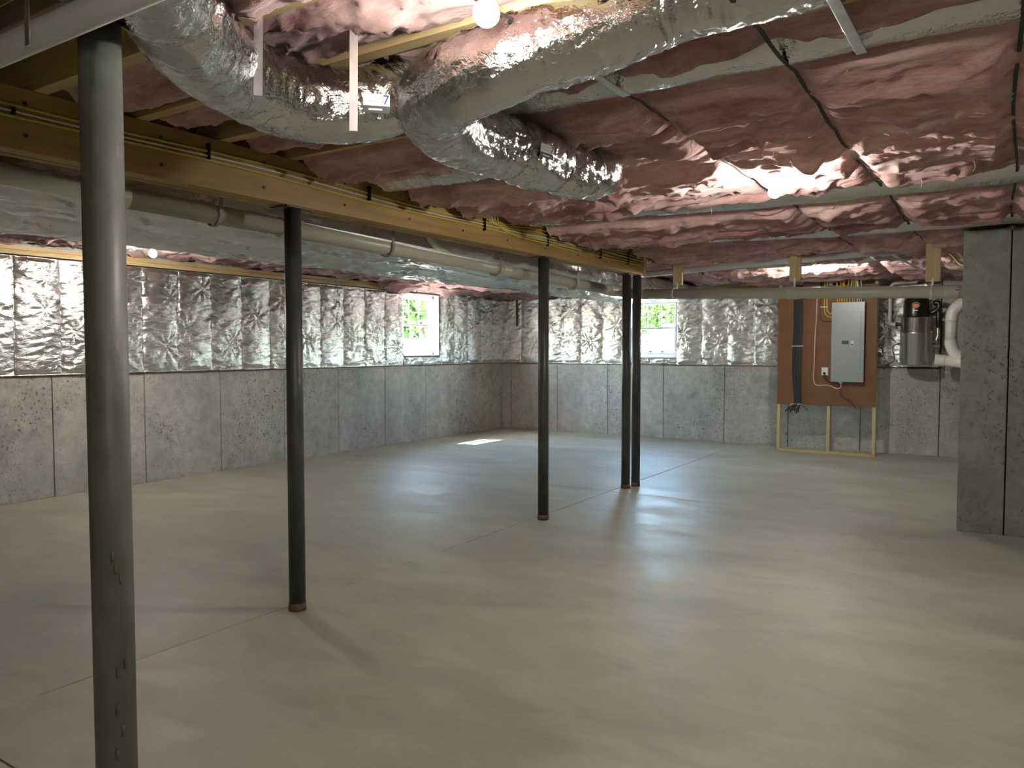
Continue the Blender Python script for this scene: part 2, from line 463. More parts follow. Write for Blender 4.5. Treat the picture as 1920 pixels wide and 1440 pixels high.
# ---- foil panels (wrinkled foil-faced insulation in each stud bay)
def foil_mesh(seed, H, name='foil_panel'):
    w = PIT; nu, nvv = 46, max(12, int(H / .0125))
    U, V = np.meshgrid(np.linspace(0, 1, nu), np.linspace(0, 1, nvv), indexing='ij')
    X = U * w; Z = V * H; s = seed * 3.1
    ed = np.minimum(U, 1 - U) * w
    env = np.clip(V / .05, 0, 1) * np.clip((1 - V) / .04, 0, 1)
    b = .042 * np.sin(np.pi * U) ** .6 * (.75 + .45 * vn(V * 2.2, U * 1.1, s)) * (.25 + .75 * env)
    side = np.where(U < .5, 1, -1)
    fan = rn(Z * 13 + side * X * 9 * vn(Z * 1.5, 0 * Z, s + 1), X * 5 + side * 3, s + 2)
    b += .013 * np.exp(-ed / .085) * fan * np.clip(ed / .012, 0, 1)
    b += .0075 * rn(Z * 7.5 + X * 6 * vn(X * 2, Z * 1.6, s + 3), X * 4.5, s + 4) * (.5 + .8 * vn(X * 3, Z * 3, s + 5))
    b += .0045 * rn(X * 9 + Z * 6, Z * 26 - X * 5, s + 6)
    # a pucker or two
    for k in range(2):
        cx = _rng.uniform(.25, .75) * w; cz = _rng.uniform(.2, .85) * H
        dx, dz = X - cx, Z - cz; rr = np.hypot(dx, dz) + 1e-4; an = np.arctan2(dz, dx)
        b += np.exp(-rr / .11) * (.013 * np.cos(an * 9 + _rng.uniform(0, 6)) * np.clip(rr / .04, 0, 1) - .012)
    b += .004 * (1 - env) * rn(X * 26, Z * 30, s + 7)
    b = np.maximum(b, -.004) + .006
    X = X + .004 * vn(Z * 6, X * 3, s + 8) * np.clip(ed / .03, 0, 1)
    # local frame: x across, -y into the room, z up
    v = np.stack([X, -b, Z], -1).reshape(-1, 3)
    f = grid_faces(nu, nvv)
    back = v.copy(); back[:, 1] = .012; n = len(v)
    ring = []
    idx = np.arange(nu * nvv).reshape(nu, nvv)
    loop = np.concatenate([idx[:, 0], idx[-1, 1:], idx[-2::-1, -1], idx[0, -2:0:-1]])
    l2 = np.roll(loop, -1); side_f = np.stack([loop, l2, l2 + n, loop + n], -1)
    # back sheet only at the outline: one coarse quad
    allv = np.concatenate([v, back]); f2 = np.array([[idx[0, 0] + n, idx[0, -1] + n, idx[-1, -1] + n, idx[-1, 0] + n]])
    return np_mesh(name, allv, np.concatenate([f, side_f, f2]), M['foil'])
HF = 1.185
foils = [foil_mesh(i, HF) for i in range(9)]
foil_low = foil_mesh(20, .125); foil_up = foil_mesh(21, .12)
def place_foil(root, edges, axis, zb=ZC + .018, meshes=foils, zs=1.0):
    for k, (a, b) in enumerate(zip(edges[:-1], edges[1:])):
        me = meshes[(k * 5 + 3) % len(meshes)] if len(meshes) > 1 else meshes[0]
        o = put('foil_panel', me, root, (0, 0, 0))
        w = (b - a) / PIT
        if axis == 'y':      # far wall, faces -y
            o.location = (a, YF - .012, zb); o.scale = (w, 1, zs)
        else:                # left wall, faces +x
            o.location = (XL + .012, a, zb); o.rotation_euler = (0, 0, R(90)); o.scale = (w, 1, zs)
n1 = 27
eL = [W1[0] - PIT * k for k in range(n1, -1, -1)]
place_foil(wall_left, eL, 'x')
place_foil(wall_left, [W1[1] + (YF - W1[1]) / 5 * k for k in range(6)], 'x', zs=1.04)
place_foil(wall_left, [W1[0], W1[0] + PIT * 1.06, W1[1]], 'x', zb=ZC + .02, meshes=[foil_low])
place_foil(wall_left, [W1[0], W1[0] + PIT * 1.06, W1[1]], 'x', zb=W1[3] + .015, meshes=[foil_up], zs=.7)
place_foil(wall_far, [XL + (W2[0] - XL) / 6 * k for k in range(7)], 'y', zs=1.04)
place_foil(wall_far, [W2[1] + (-.81 - W2[1]) / 9 * k for k in range(10)], 'y', zs=1.04)
place_foil(wall_far, [W2[0], (W2[0] + W2[1]) / 2, W2[1]], 'y', zb=ZC + .018, meshes=[foil_low], zs=.8)
place_foil(wall_far, [W2[0], (W2[0] + W2[1]) / 2, W2[1]], 'y', zb=W2[3] + .01, meshes=[foil_up])

# ---- windows
def window(name, origin, rot, w, h, label):
    """local: x across, y outward, z up; origin = inner lower left corner"""
    root = bpy.data.objects.new(name, None); COL.objects.link(root); root.location = origin; root.rotation_euler = (0, 0, rot)
    struct(root, label)
    D = .20
    j = MB().box(0, .022, -.005, D, 0, h).box(w - .022, w, -.005, D, 0, h).box(.022, w - .022, -.005, D, h - .022, h).box(.022, w - .022, -.005, D, 0, .022)
    o = j.build('jamb', M['vinyl'], root, loc=(0, 0, 0), bevel=.002)
    fr = MB(); a = .022; t = .04
    fr.box(a, a + t, .10, D, a, h - a).box(w - a - t, w - a, .10, D, a, h - a).box(a, w - a, .10, D, h - a - t, h - a).box(a, w - a, .10, D, a, a + t)
    fr.build('window_frame', M['vinyl'], root, loc=(0, 0, 0), bevel=.002)
    x0, x1 = a + t, w - a - t; zb, zt = a + t, h - a - t; zm = (zb + zt) / 2
    for (z0, z1, y0) in ((zb, zm + .02, .115), (zm - .02, zt, .145)):
        s = .035; sb = MB()
        sb.box(x0, x0 + s, y0, y0 + .028, z0, z1).box(x1 - s, x1, y0, y0 + .028, z0, z1).box(x0 + s, x1 - s, y0, y0 + .028, z0, z0 + s).box(x0 + s, x1 - s, y0, y0 + .028, z1 - s, z1)
        so = sb.build('sash', M['vinyl'], root, loc=(0, 0, 0), bevel=.002)
        gx0, gx1, gz0, gz1 = x0 + s, x1 - s, z0 + s, z1 - s; mw = .016
        mt = MB()
        for k in (1, 2):
            xm = gx0 + (gx1 - gx0) * k / 3; mt.box(xm - mw / 2, xm + mw / 2, y0 + .006, y0 + .022, gz0, gz1)
        zz = (gz0 + gz1) / 2
        for k in range(3):
            xa = gx0 + (gx1 - gx0) * k / 3 + (mw / 2 if k else 0); xb = gx0 + (gx1 - gx0) * (k + 1) / 3 - (mw / 2 if k < 2 else 0)
            mt.box(xa, xb, y0 + .006, y0 + .022, zz - mw / 2, zz + mw / 2)
            for (pa, pb) in ((gz0, zz - mw / 2), (zz + mw / 2, gz1)):
                MB().box(xa, xb, y0 + .012, y0 + .016, pa, pb).build('pane', M['glass'], so, loc=(0, 0, 0))
        mt.build('muntin', M['vinyl'], so, loc=(0, 0, 0))
    return root
# window 1 in the left wall: outward is -x
window('window_1', (XL, W1[0], W1[2]), R(90), W1[1] - W1[0], W1[3] - W1[2], 'small white double-hung window in the left wall near the corner')
window('window_2', (W2[0], YF, W2[2]), 0, W2[1] - W2[0], W2[3] - W2[2], 'small white double-hung window in the far wall behind the paired columns')

# ------------------------------------------------------------------ ceiling: deck, joists, batts
ceil = struct(MB().box(XL - .28, XR + .25, YB - .28, YF + .28, 2.84, 2.88).build('ceiling', M['deck']), 'open joist ceiling stuffed with pink fiberglass batts')
jm = MB().box(XL - .02, XR, -.021, .021, ZJ + .04, 2.84).box(XL - .02, XR, -.03, .03, ZJ, ZJ + .04).mesh('joist', M['wood_x'])
jy = [Y0 + PIT * k for k in range(-12, 24)]
for y in jy:
    if y < YF - .03: put('joist', jm, ceil, (0, y, 0))
STRAPX = (-1.31, -.70, .005)
def batt_mesh(seed, x0, x1, w, sag=1.0, step=.013, nv=34, z0=ZJ - .006, straps=STRAPX, crease=False):
    nu = int((x1 - x0) / step)
    U, V = np.meshgrid(np.linspace(x0, x1, nu), (1 - np.cos(np.pi * np.linspace(0, 1, nv))) / 2, indexing='ij')
    s = seed * 2.7
    vl = .80 + .13 * vn(U * 1.9, 0 * U, s) + .05 * vn(U * 7, 0 * U, s + 1)
    D = ((.030 if crease else .058) + .024 * vn(U * 1.1, 0 * U, s + 2) + .024 * vn(U * 3.2, 0 * U, s + 3)) * sag
    pk = np.log(.5) / np.log(np.clip(.62 + .16 * vn(U * 1.9, 0 * U, s) + .05 * vn(U * 7, 0 * U, s + 1), .3, .85))
    d = D * np.sin(np.pi * np.clip(V, 1e-4, 1 - 1e-4) ** pk) ** .85
    if crease:
        ed = np.minimum(V, 1 - V) * w
        d = d + .038 - .044 * np.exp(-(ed / (.024 + .010 * vn(U * 4, V * 0, s + 14))) ** 1.6)
    Y = V * w
    fold = rn(U * 1.6 + Y * 3 * vn(U * .8, Y * 2, s + 4), Y * 9 + .8 * vn(U * 2, Y, s + 12), s + 5)
    env = np.sin(np.pi * np.clip(V, 0, 1)) ** .5
    d += .046 * np.maximum(fold, 0) ** 1.6 * env * sag
    d += .022 * np.maximum(rn(U * 3.3 + Y * 6, Y * 13 - U * 2.2, s + 6), 0) ** 3 * env
    d += .0085 * rn(U * 9, Y * 21 + U * 3, s + 7) * env + .0035 * vn(U * 30, Y * 45, s + 8) * env
    tear = np.maximum(vn(U * 5, Y * 9, s + 9) - .55, 0) * .10
    d += tear * env
    for sx in straps:
        k = np.exp(-((U - sx) / .055) ** 2)
        d = d * (1 - .62 * k)
    Yw = Y + .010 * vn(U * 3, V * 3, s + 10) * env
    v = np.stack([U, Yw, z0 - d], -1).reshape(-1, 3); n = len(v)
    f = grid_faces(nu, nv)[:, ::-1]
    top = v.copy(); top[:, 2] = 2.83
    idx = np.arange(nu * nv).reshape(nu, nv)
    loop = np.concatenate([idx[:, 0], idx[-1, 1:], idx[-2::-1, -1], idx[0, -2:0:-1]]); l2 = np.roll(loop, -1)
    sf = np.stack([loop, loop + n, l2 + n, l2], -1)
    f2 = np.array([[idx[0, 0] + n, idx[-1, 0] + n, idx[-1, -1] + n, idx[0, -1] + n]])
    return np_mesh('insulation_batt', np.concatenate([v, top]), np.concatenate([f, sf, f2]), M['pink'])
EX0, EX1 = -3.33, XR - .03
wide = [batt_mesh(i, EX0, EX1, PIT * .995, crease=True) for i in range(8)]
narrow = [batt_mesh(30 + i, EX0, EX1, PIT - .085, .55) for i in range(3)]
short = [batt_mesh(40 + i, -1.95, EX1, PIT - .075, 1.0, .016) for i in range(2)]
half = [batt_mesh(50 + i, EX0, EX1, PIT * .43, .62, .016, 20) for i in range(3)]
half_c = batt_mesh(55, EX0, -1.99, PIT * .43, .62, .016, 20)
wide_c = batt_mesh(56, -1.97, EX1, PIT * .995, crease=True)
west = [batt_mesh(60 + i, XL + .02, EX0 - .27, PIT * .99, .55, .022, 20, ZJ + .012, ()) for i in range(4)]
DUCT_BAYS = {0: 'A', 1: 'B', 3: 'c', 7: 'd', 11: 'e', 16: 'f'}
for k in range(-5, 23):
    y = Y0 + PIT * k
    if y + PIT > YF + .02: continue
    if k < -1: me, dy, dz = short[k % 2], .0375, 0
    elif k in (-1, 0, 1): me, dy, dz = narrow[k % 3], .0425, .03
    else: me, dy, dz = wide[(k * 3 + 1) % 8], .002, 0
    if k in (0, 1): me, dy, dz = half[k], .035, .030
    if k in (7, 11, 16): me, dy, dz = half[k % 3], .004, .012
    if k in (6, 10): dz = .028
    if k == 3:
        put('insulation_batt', half_c, ceil, (0, y + .004, .004)); me = wide_c
    put('insulation_batt', me, ceil, (0, y + dy, dz + (random.uniform(-.012, .016) if k > 1 else 0)))
    if k >= 0: put('insulation_batt', west[k % 4], ceil, (0, y + .002, 0))

spill = batt_mesh(70, 0, 3.5, .30, 1.1, .016, 24, 0, ())
spill2 = batt_mesh(71, 0, 3.0, .26, .9, .016, 24, 0, ())
for me, loc, rz in ((spill, (XL + .30, 8.95, 2.555), 90), (spill2, (XL + .02, YF - .27, 2.55), 0)):
    for v in me.vertices: v.co.z = min(v.co.z, .035)
    o = put('insulation_batt', me, ceil, loc); o.rotation_euler = (0, 0, R(rz))
# wisps of torn fibre hanging from the batts, too fine to count
wb = MB(); random.seed(12)
for i in range(120):
    x = random.uniform(-3.1, .6); y = random.uniform(2.6, 11.5); L = random.uniform(.02, .08)
    p = [(x, y, ZJ - .02)]; q = Vector(p[0])
    for k in range(4):
        q = q + Vector((random.uniform(-.012, .012), random.uniform(-.012, .012), -L / 3)); p.append(tuple(q))
    r0 = random.uniform(.0015, .004)
    wb.tube(p, r0, 5, None, lambda s, a, L=L: max(.15, 1 - s / (L * 1.8)))
w_ = wb.build('fibre_wisps', M['fibre'], ceil, smooth=True); w_['kind'] = 'stuff'

# ------------------------------------------------------------------ beam
bm = thing('support_beam', 'long honey-brown laminated wood beam carried on the row of steel columns', 'beam', (-3.47, 0, 2.335))
for k in range(3):
    MB().box(-3.545 + .05 * k, -3.545 + .05 * (k + 1) - .0015, YB + .02, 7.96, 2.335 + (.0, .003, .001)[k], ZJ).build('ply', M['beam'], bm, bevel=.003)
bolts = MB()
for y in [1.0 + .6 * k for k in range(12)]:
    for z in (2.40, 2.53): bolts.lathe([(.001, 0), (.008, 0), (.008, .005), (.001, .006)], (-3.395, y, z), 8, 'x')
bo = bolts.build('bolt_heads', M['panel_dark'], bm); bo['kind'] = 'stuff'
MB().box(-3.56, -3.38, 7.962, 7.985, 2.335, ZJ).build('end_block', M['wood_z'], bm, bevel=.003)

# ------------------------------------------------------------------ columns
def column(x, y, r, ztop, label, m, group, plate=True, grit=False):
    t = thing('steel_column', label, 'column', (x, y, 0), group)
    mb = MB(); seg = 48
    mb.lathe([(r, .045), (r, ztop - .008)], (x, y, 0), seg)
    mb.build('post', m, t, smooth=False)
    o = t.children[0]; o.data.polygons.foreach_set('use_smooth', [len(p.vertices) == 4 for p in o.data.polygons])
    MB().lathe([(r * 1.05, 0.0), (r * 1.07, .02), (r * 1.05, .045), (r * .9, .048)], (x, y, 0), 32).build('base_collar', M['rust'], t, smooth=True)
    MB().cbox((x, y, ztop - .004), (.14 if plate else .10, .20 if plate else .10, .008)).build('cap_plate', M['column'], t, bevel=.001)
    return t
G = 'steel columns under the beam'
column(-1.895, 1.07, .0485, 2.385, 'closest steel column, thick and dusty, painted lighter as if lit, at the left foreground', M['column_near'], G)
column(-3.47, 3.06, .0475, 2.335, 'dark steel column under the beam, second nearest to the viewer', M['column'], G)
column(-3.47, 5.90, .0475, 2.335, 'dark steel column alone in the middle of the floor, third from the viewer', M['column'], G)
column(-3.50, 7.735, .0475, 2.335, 'front one of the two dark columns standing side by side', M['column'], G)
column(-3.46, 7.915, .0475, 2.335, 'rear one of the two dark columns standing side by side at the beam end', M['column'], G)
MB().box(-2.6, -1.2, 1.03, 1.11, 2.387, 2.45).build('header_beam', M['sill'], bevel=.004)
tag(bpy.data.objects['header_beam'], 'short dark wooden header resting on top of the closest column', 'beam')
for x in (-2.55, -1.25):
    MB().box(x - .03, x + .03, 1.035, 1.105, 2.45, ZJ + .245).build('post_block', M['sill'], bpy.data.objects['header_beam'], bevel=.003)
# grout lumps on the near column
gm = MB(); random.seed(3)
for z in (.98, .95, 1.0, .70, .74, .62, .56, .50, .47):
    a = R(random.uniform(-30, 5)); c = Vector((-1.895 + .0487 * math.cos(a), 1.07 + .0487 * math.sin(a), z + random.uniform(-.02, .02)))
    gm.tube([c + Vector((0, 0, -.012)), c, c + Vector((.001, 0, .014))], random.uniform(.002, .005), 6)
near_col = [o for o in bpy.data.objects if o.name.startswith('steel_column')][0]
gm.build('grout_splashes', M['rust'], near_col, smooth=True)['kind'] = 'stuff'

# ------------------------------------------------------------------ bulbs
def bulb(x, y, z, label, top=ZJ, cat='light bulb', m='bulb'):
    t = thing('bare_bulb', label, cat, (x, y, top), 'bare bulbs on the ceiling')
    pr = [(.001, -.040)]
    for k in range(1, 12):
        a = math.pi * k / 13
        pr.append((.036 * math.sin(a), -.036 * math.cos(a) + -.004))
    pr += [(.017, .040), (.013, .052)]
    MB().lathe(pr, (x, y, z), 24).build('bulb', M[m], t, smooth=True)
    MB().lathe([(.020, z + .048), (.022, z + .06), (.045, z + .066), (.055, top - .005 if top - .005 > z + .07 else z + .085), (.055, z + .09)], (x, y, 0), 24).build('lamp_holder', M['white'], t, smooth=False)
    return t
for args in ((-1.194, 1.727, 2.43, 'largest lit bare bulb, at the top edge close to the foil ducts', 2.53),
             (-1.141, 4.541, 2.43, 'lit bare bulb hanging under pink insulation over the middle of the floor', 2.53),
             (-1.933, 9.696, 2.455, 'small lit bare bulb above the electrical board at the far wall', 2.555),
             (-7.07, 4.474, 2.465, 'lit bare bulb near the left foil wall, seen behind the closest column', 2.565),
             (1.5, -.5, 2.36, 'added bare bulb behind the viewer, unseen fill for the batts', 2.46)):  # unseen bulb, added to throw grazing fill on the near batt faces
    bulb(args[0], args[1], args[2], args[3], args[4], m='bulb_dim' if args[0] == -1.194 else 'bulb')

# ------------------------------------------------------------------ flexible foil ducts
def duct_fn(R0, seed, straps=(), pleat=1.0, sagz=.0):
    def fn(L, a):
        v = 1.0
        ca = math.cos(a)      # +1 on top
        for sx in straps: v -= .13 * math.exp(-((L - sx) / .035) ** 2)
        up = .35 + .65 * max(0, math.sin(a * .5) ** 0 * (ca * .5 + .5))
        return v
    return fn
def flex_duct(path, R0, seed, straps=(), seg=72, step=.009, pleat=1.0, m=None, name='duct_sleeve', parent=None):
    P = smooth_path(path, step); n = len(P)
    C = np.array([tuple(p) for p in P]); T = np.gradient(C, axis=0); T /= np.linalg.norm(T, axis=1)[:, None]
    L = np.concatenate([[0], np.cumsum(np.linalg.norm(np.diff(C, axis=0), axis=1))])
    nr = np.array([0, 0, 1.]); NR = []; BI = []
    for t in T:
        nr = nr - t * nr.dot(t); 
        if np.linalg.norm(nr) < 1e-3: nr = np.array([1., 0, 0])
        nr = nr / np.linalg.norm(nr); NR.append(nr); BI.append(np.cross(t, nr))
    NR = np.array(NR); BI = np.array(BI)
    A = np.linspace(0, 2 * np.pi, seg, endpoint=False)
    LL, AA = np.meshgrid(L, A, indexing='ij'); s = seed * 1.9
    v = np.ones_like(LL)
    ax = np.cos(AA) * 1.3; ay = np.sin(AA) * 1.3
    w = vn(LL * 55 + ax * 2.2, ay * 1.2 + ax, s); w2 = rn(LL * 30 + 2 * vn(LL * 3, ax + ay, s + 5), ax * 1.6 + ay * 2.1, s + 1)
    amp = .45 + .9 * np.clip(vn(LL * 2.5 + 9, ax * 1.5 + ay, s + 2) + .3, 0, 1)
    v += pleat * amp * (.022 * w + .034 * w2)
    v += .030 * vn(LL * 3.5, ax * 1.2 + ay * 1.7, s + 3) + pleat * .020 * rn(LL * 9 + ax * 5, ax * 3 + ay * 4, s + 4)
    for sx in straps: v -= .14 * np.exp(-((LL - sx) / .03) ** 2)
    # belly between straps
    v += .05 * np.clip(-np.cos(AA), 0, 1) * np.abs(np.sin(LL * 6 + seed))
    Rr = R0 * v
    pts = C[:, None, :] + Rr[..., None] * (NR[:, None, :] * np.cos(AA)[..., None] + BI[:, None, :] * np.sin(AA)[..., None])
    pts = pts.reshape(-1, 3)
    f = grid_faces(n, seg, True)[:, ::-1]
    c0, c1 = len(pts), len(pts) + 1
    pts = np.concatenate([pts, C[:1], C[-1:]])
    k = np.arange(0, seg, 2)
    cap0 = np.stack([np.full(len(k), c0), k, k + 1, (k + 2) % seg], -1)
    b = (n - 1) * seg
    cap1 = np.stack([np.full(len(k), c1), b + (k + 2) % seg, b + k + 1, b + k], -1)
    me = np_mesh(name, pts, np.concatenate([f, cap0, cap1]), m or M['duct_foil'])
    return put(name, me, parent)

def ring(parent, c, axis, r, w, name='strap_band', m=None):
    """band around a duct"""
    c = Vector(c); t = Vector(axis).normalized(); n = Vector((0, 0, 1)); n = (n - t * n.dot(t)).normalized(); b = t.cross(n)
    mb = MB(); seg = 40; vs = []
    for k in range(seg):
        a = 2 * math.pi * k / seg; d = n * math.cos(a) + b * math.sin(a)
        for (rr, tt) in ((r, -w / 2), (r + .003, -w / 2), (r + .003, w / 2), (r, w / 2)): vs.append(c + d * rr + t * tt)
    fs = []
    for k in range(seg):
        q = ((k + 1) % seg) * 4; p = k * 4
        for i in range(4): fs.append((p + i, p + (i + 1) % 4, q + (i + 1) % 4, q + i))
    mb.add(vs, fs); return mb.build(name, m or M['galv'], parent)

RD = .134
d1 = thing('flexible_duct', 'shiny foil flexible duct curving in from the top left beside the closest column', 'duct', (-2.1, 1.7, 2.42))
p1 = [(-1.55, .80, 2.47), (-1.70, 1.05, 2.44), (-1.86, 1.24, 2.42), (-2.02, 1.44, 2.42), (-2.12, 1.66, 2.41), (-2.15, 1.88, 2.41), (-2.08, 2.07, 2.42), (-1.99, 2.22, 2.47), (-1.92, 2.33, 2.60)]
flex_duct(p1, RD * .96, 3, (.52,), pleat=1.3, parent=d1)
ring(d1, (-1.96, 1.365, 2.42), (-.16, .2, 0), RD * .86, .02)
d2 = thing('flexible_duct', 'fat shiny foil flexible duct with an elbow, sagging under the pink insulation at the centre', 'duct', (-1.9, 2.8, 2.42))
p2 = [(XR - .1, 2.395, 2.68), (.6, 2.395, 2.68), (-.3, 2.39, 2.67), (-.84, 2.35, 2.64), (-1.06, 2.28, 2.58), (-1.25, 2.20, 2.52), (-1.43, 2.13, 2.46), (-1.60, 2.12, 2.43), (-1.76, 2.22, 2.42), (-1.87, 2.42, 2.41),
      (-1.905, 2.70, 2.415), (-1.88, 3.05, 2.42), (-1.85, 3.38, 2.42), (-1.83, 3.56, 2.43), (-1.85, 3.69, 2.50), (-1.96, 3.70, 2.60), (-2.3, 3.68, 2.645), (-2.8, 3.675, 2.65), (-3.3, 3.675, 2.655)]
L2 = 0; SP = smooth_path(p2, .02); cum = [0]
for a, b in zip(SP[:-1], SP[1:]): cum.append(cum[-1] + (b - a).length)
def at2(y):   # arc length where the long run passes y
    for p, c in zip(SP, cum):
        if p.x < -1.8 and p.y >= y: return c, p
st = [at2(y)[0] for y in (2.92, 3.26, 3.52)]
flex_duct(p2, RD, 8, st, pleat=1.35, parent=d2)
for y in (2.92, 3.26, 3.52):
    c, p = at2(y); ring(d2, p, (0.03, 1, 0), RD * .885, .012, 'tie_band', M['galv'])
d3 = thing('flexible_duct', 'foil flexible duct running across in the joist bay behind the sagging duct elbow', 'duct', (0, 2.87, 2.68), 'foil ducts inside the joist bays')
flex_duct([(XR - .1, 2.86, 2.69), (1, 2.86, 2.69), (0, 2.865, 2.685), (-1, 2.86, 2.68), (-1.6, 2.85, 2.675), (-2.3, 2.84, 2.68)], .130, 11, pleat=.55, step=.016, parent=d3)
d4 = thing('flexible_duct', 'foil flexible duct crossing in a joist bay just beyond the hanging middle bulb', 'duct', (0, 5.47, 2.68), 'foil ducts inside the joist bays')
flex_duct([(XR - .1, 5.43, 2.65), (1, 5.43, 2.65), (-.2, 5.43, 2.645), (-1.4, 5.44, 2.64), (-2.4, 5.43, 2.665), (-3.3, 5.43, 2.67)], .135, 12, pleat=.5, step=.018, parent=d4)
d5 = thing('flexible_duct', 'farther foil flexible duct in a joist bay level with the concrete wall end', 'duct', (0, 7.26, 2.68), 'foil ducts inside the joist bays')
flex_duct([(XR - .1, 7.20, 2.685), (1, 7.22, 2.65), (-.2, 7.22, 2.645), (-1.4, 7.22, 2.65), (-2.4, 7.20, 2.68), (-3.3, 7.20, 2.685)], .135, 13, pleat=.5, step=.02, parent=d5)
d6 = thing('flexible_duct', 'farthest foil duct between joists, above the small far bulb', 'duct', (-2, 9.49, 2.68), 'foil ducts inside the joist bays')
flex_duct([(-.4, 9.49, 2.67), (-1.4, 9.49, 2.655), (-2.4, 9.49, 2.655), (-3.6, 9.49, 2.665)], .150, 14, pleat=.6, step=.02, parent=d6)
d7 = thing('flexible_duct', 'foil flexible duct end behind the grey pipe in the upper left corner', 'duct', (-2.3, .9, 2.45))
flex_duct([(-2.95, .62, 2.44), (-2.72, .70, 2.43), (-2.50, .80, 2.43), (-2.34, .90, 2.44)], .105, 17, pleat=1.3, parent=d7)

# labels on the ducts
def text_mesh(s, size):
    c = bpy.data.curves.new('txt', 'FONT'); c.body = s; c.size = size; c.extrude = .0004; c.align_x = 'CENTER'; c.align_y = 'CENTER'
    o = bpy.data.objects.new('txt', c); COL.objects.link(o)
    dg = bpy.context.evaluated_depsgraph_get(); me = bpy.data.meshes.new_from_object(o.evaluated_get(dg))
    bpy.data.objects.remove(o); return me
def duct_label(parent, c, normal, right, w, h):
    n = Vector(normal).normalized(); r = Vector(right); r = (r - n * r.dot(n)).normalized(); u = n.cross(r).normalized()
    c = Vector(c)
    def rect(x0, x1, y0, y1, d0, d1, name, m, par):
        vs = [c + r * x + u * y + n * d for d in (d0, d1) for (x, y) in ((x0, y0), (x1, y0), (x1, y1), (x0, y1))]
        return MB().add(vs, [(3, 2, 1, 0), (4, 5, 6, 7), (0, 1, 5, 4), (1, 2, 6, 5), (2, 3, 7, 6), (3, 0, 4, 7)]).build(name, m, par)
    lb = rect(-w / 2, w / 2, -h * .12, h / 2, 0, .003, 'label', M['labelwhite'], parent)
    rect(-w / 2, w / 2, -h / 2, -h * .12, 0, .003, 'label_band', M['panel_dark'], parent)
    rect(-w * .30, w * .22, -h * .36, -h * .27, .003, .0036, 'label_print', M['labelwhite'], parent)
    lb['label'] = 'white paper label with a blue figure 7'
    mx = Matrix((( r.x, u.x, n.x, 0), (r.y, u.y, n.y, 0), (r.z, u.z, n.z, 0), (0, 0, 0, 1)))
    me = text_mesh('7', h * .72); me.materials.clear(); me.materials.append(M['labelblue'])
    me.transform(Matrix.Translation(c + r * (w * .36) + u * (h * .18) + n * .0034) @ mx)
    put('figure', me, parent)
    sm = MB()
    for k, (x, ww, y) in enumerate(((-.34, .06, .3), (-.24, .1, .24), (-.08, .08, .3), (.02, .09, .26), (.16, .06, .26), (-.3, .3, .08), (0, .2, .05))):
        vs = [c + r * (w * (x + dx)) + u * (h * (y + dy)) + n * .0034 for dx, dy in ((0, 0), (ww, 0), (ww, .035), (0, .035))]
        sm.add(vs, [(0, 1, 2, 3)])
    sm.build('small_print', M['hanger'], parent)
VW = Vector((0, 0, EYE))
def facing(c): return (VW - Vector(c)).normalized()
nn = Vector((.66, -.70, -.28)).normalized()
duct_label(d1, Vector((-1.765, 1.916, 2.335)) + nn * .022, nn, (.7, .7, 0), .085, .058)
c, p = at2(2.99); nn = Vector((.93, -.2, -.12)).normalized()
duct_label(d2, p + nn * (RD * 1.13), nn, (-.2, 1, 0), .085, .058)

# galvanised strap hangers for the near duct
for (x, y, z0, z1, lab) in ((-1.950, 1.59, 2.305, 2.56, 'left flat galvanised strap holding up the first foil duct'), (-1.80, 1.845, 2.235, 2.56, 'right flat galvanised strap holding up the first foil duct')):
    o = MB().bar((x, y, z0), (x - .004, y + .01, z1), .026, .002, (1, -1, 0)).build('duct_strap', M['galv']); tag(o, lab, 'strap', 'straps holding the foil ducts')

# ------------------------------------------------------------------ straps under the batts
for i, (sx, lab) in enumerate(zip(STRAPX, ('black strap under the pink batts, leftmost, passing beside the foil duct elbow', 'black strap under the pink batts, between the leftmost one and the right edge', 'black strap under the pink batts, rightmost, at the edge of the view'))):
    pts = []
    y = 1.3
    while y < (7.5 if i == 2 else 9.2):
        ph = ((y - Y0) / PIT) % 1
        z = ZJ - .034 - .014 * math.sin(math.pi * ph) ** 1 - .004 * math.sin(y * 5 + i)
        pts.append(Vector((sx + .012 * math.sin(y * 2.3 + i), y, z))); y += .05
    mb = MB(); vs = []
    for p in pts:
        for dx, dz in ((-.007, -.0015), (.007, -.0015), (.007, .0015), (-.007, .0015)): vs.append((p.x + dx, p.y, p.z + dz))
    fs = [(k * 4 + i_, k * 4 + (i_ + 1) % 4, k * 4 + 4 + (i_ + 1) % 4, k * 4 + 4 + i_) for k in range(len(pts) - 1) for i_ in range(4)]
    mb.add(vs, fs); tag(mb.build('insulation_strap', M['strap']), lab, 'strap', 'black straps under the batts')

# galvanised bridging bars
for a, b, lab in (((-1.303, 2.04, 2.535), (-1.256, 2.762, 2.50), 'flat galvanised bar lying beside the leftmost black strap'),
                  ((-.446, 2.2, 2.525), (-.435, 2.83, 2.515), 'flat galvanised bar at the top edge right of the middle strap'),
                  ((-1.12, 8.6, 2.55), (-.78, 9.4, 2.36), 'thin metal bar hanging aslant right of the small far bulb'),
                  ((-2.45, .55, 2.52), (-2.13, .93, 2.40), 'flat pale bar crossing above the grey pipe in the upper left corner')):
    tag(MB().bar(a, b, .034, .004).build('metal_bar', M['galv'], bevel=.001), lab, 'metal bar', 'metal bars on the ceiling')
tag(MB().bar((-1.95, .93, 2.24), (-1.95, .93, 2.60), .02, .003, (0, 1, 0)).build('pipe_strap', M['galv']), 'short metal strap holding the grey pipe in the upper left', 'strap')

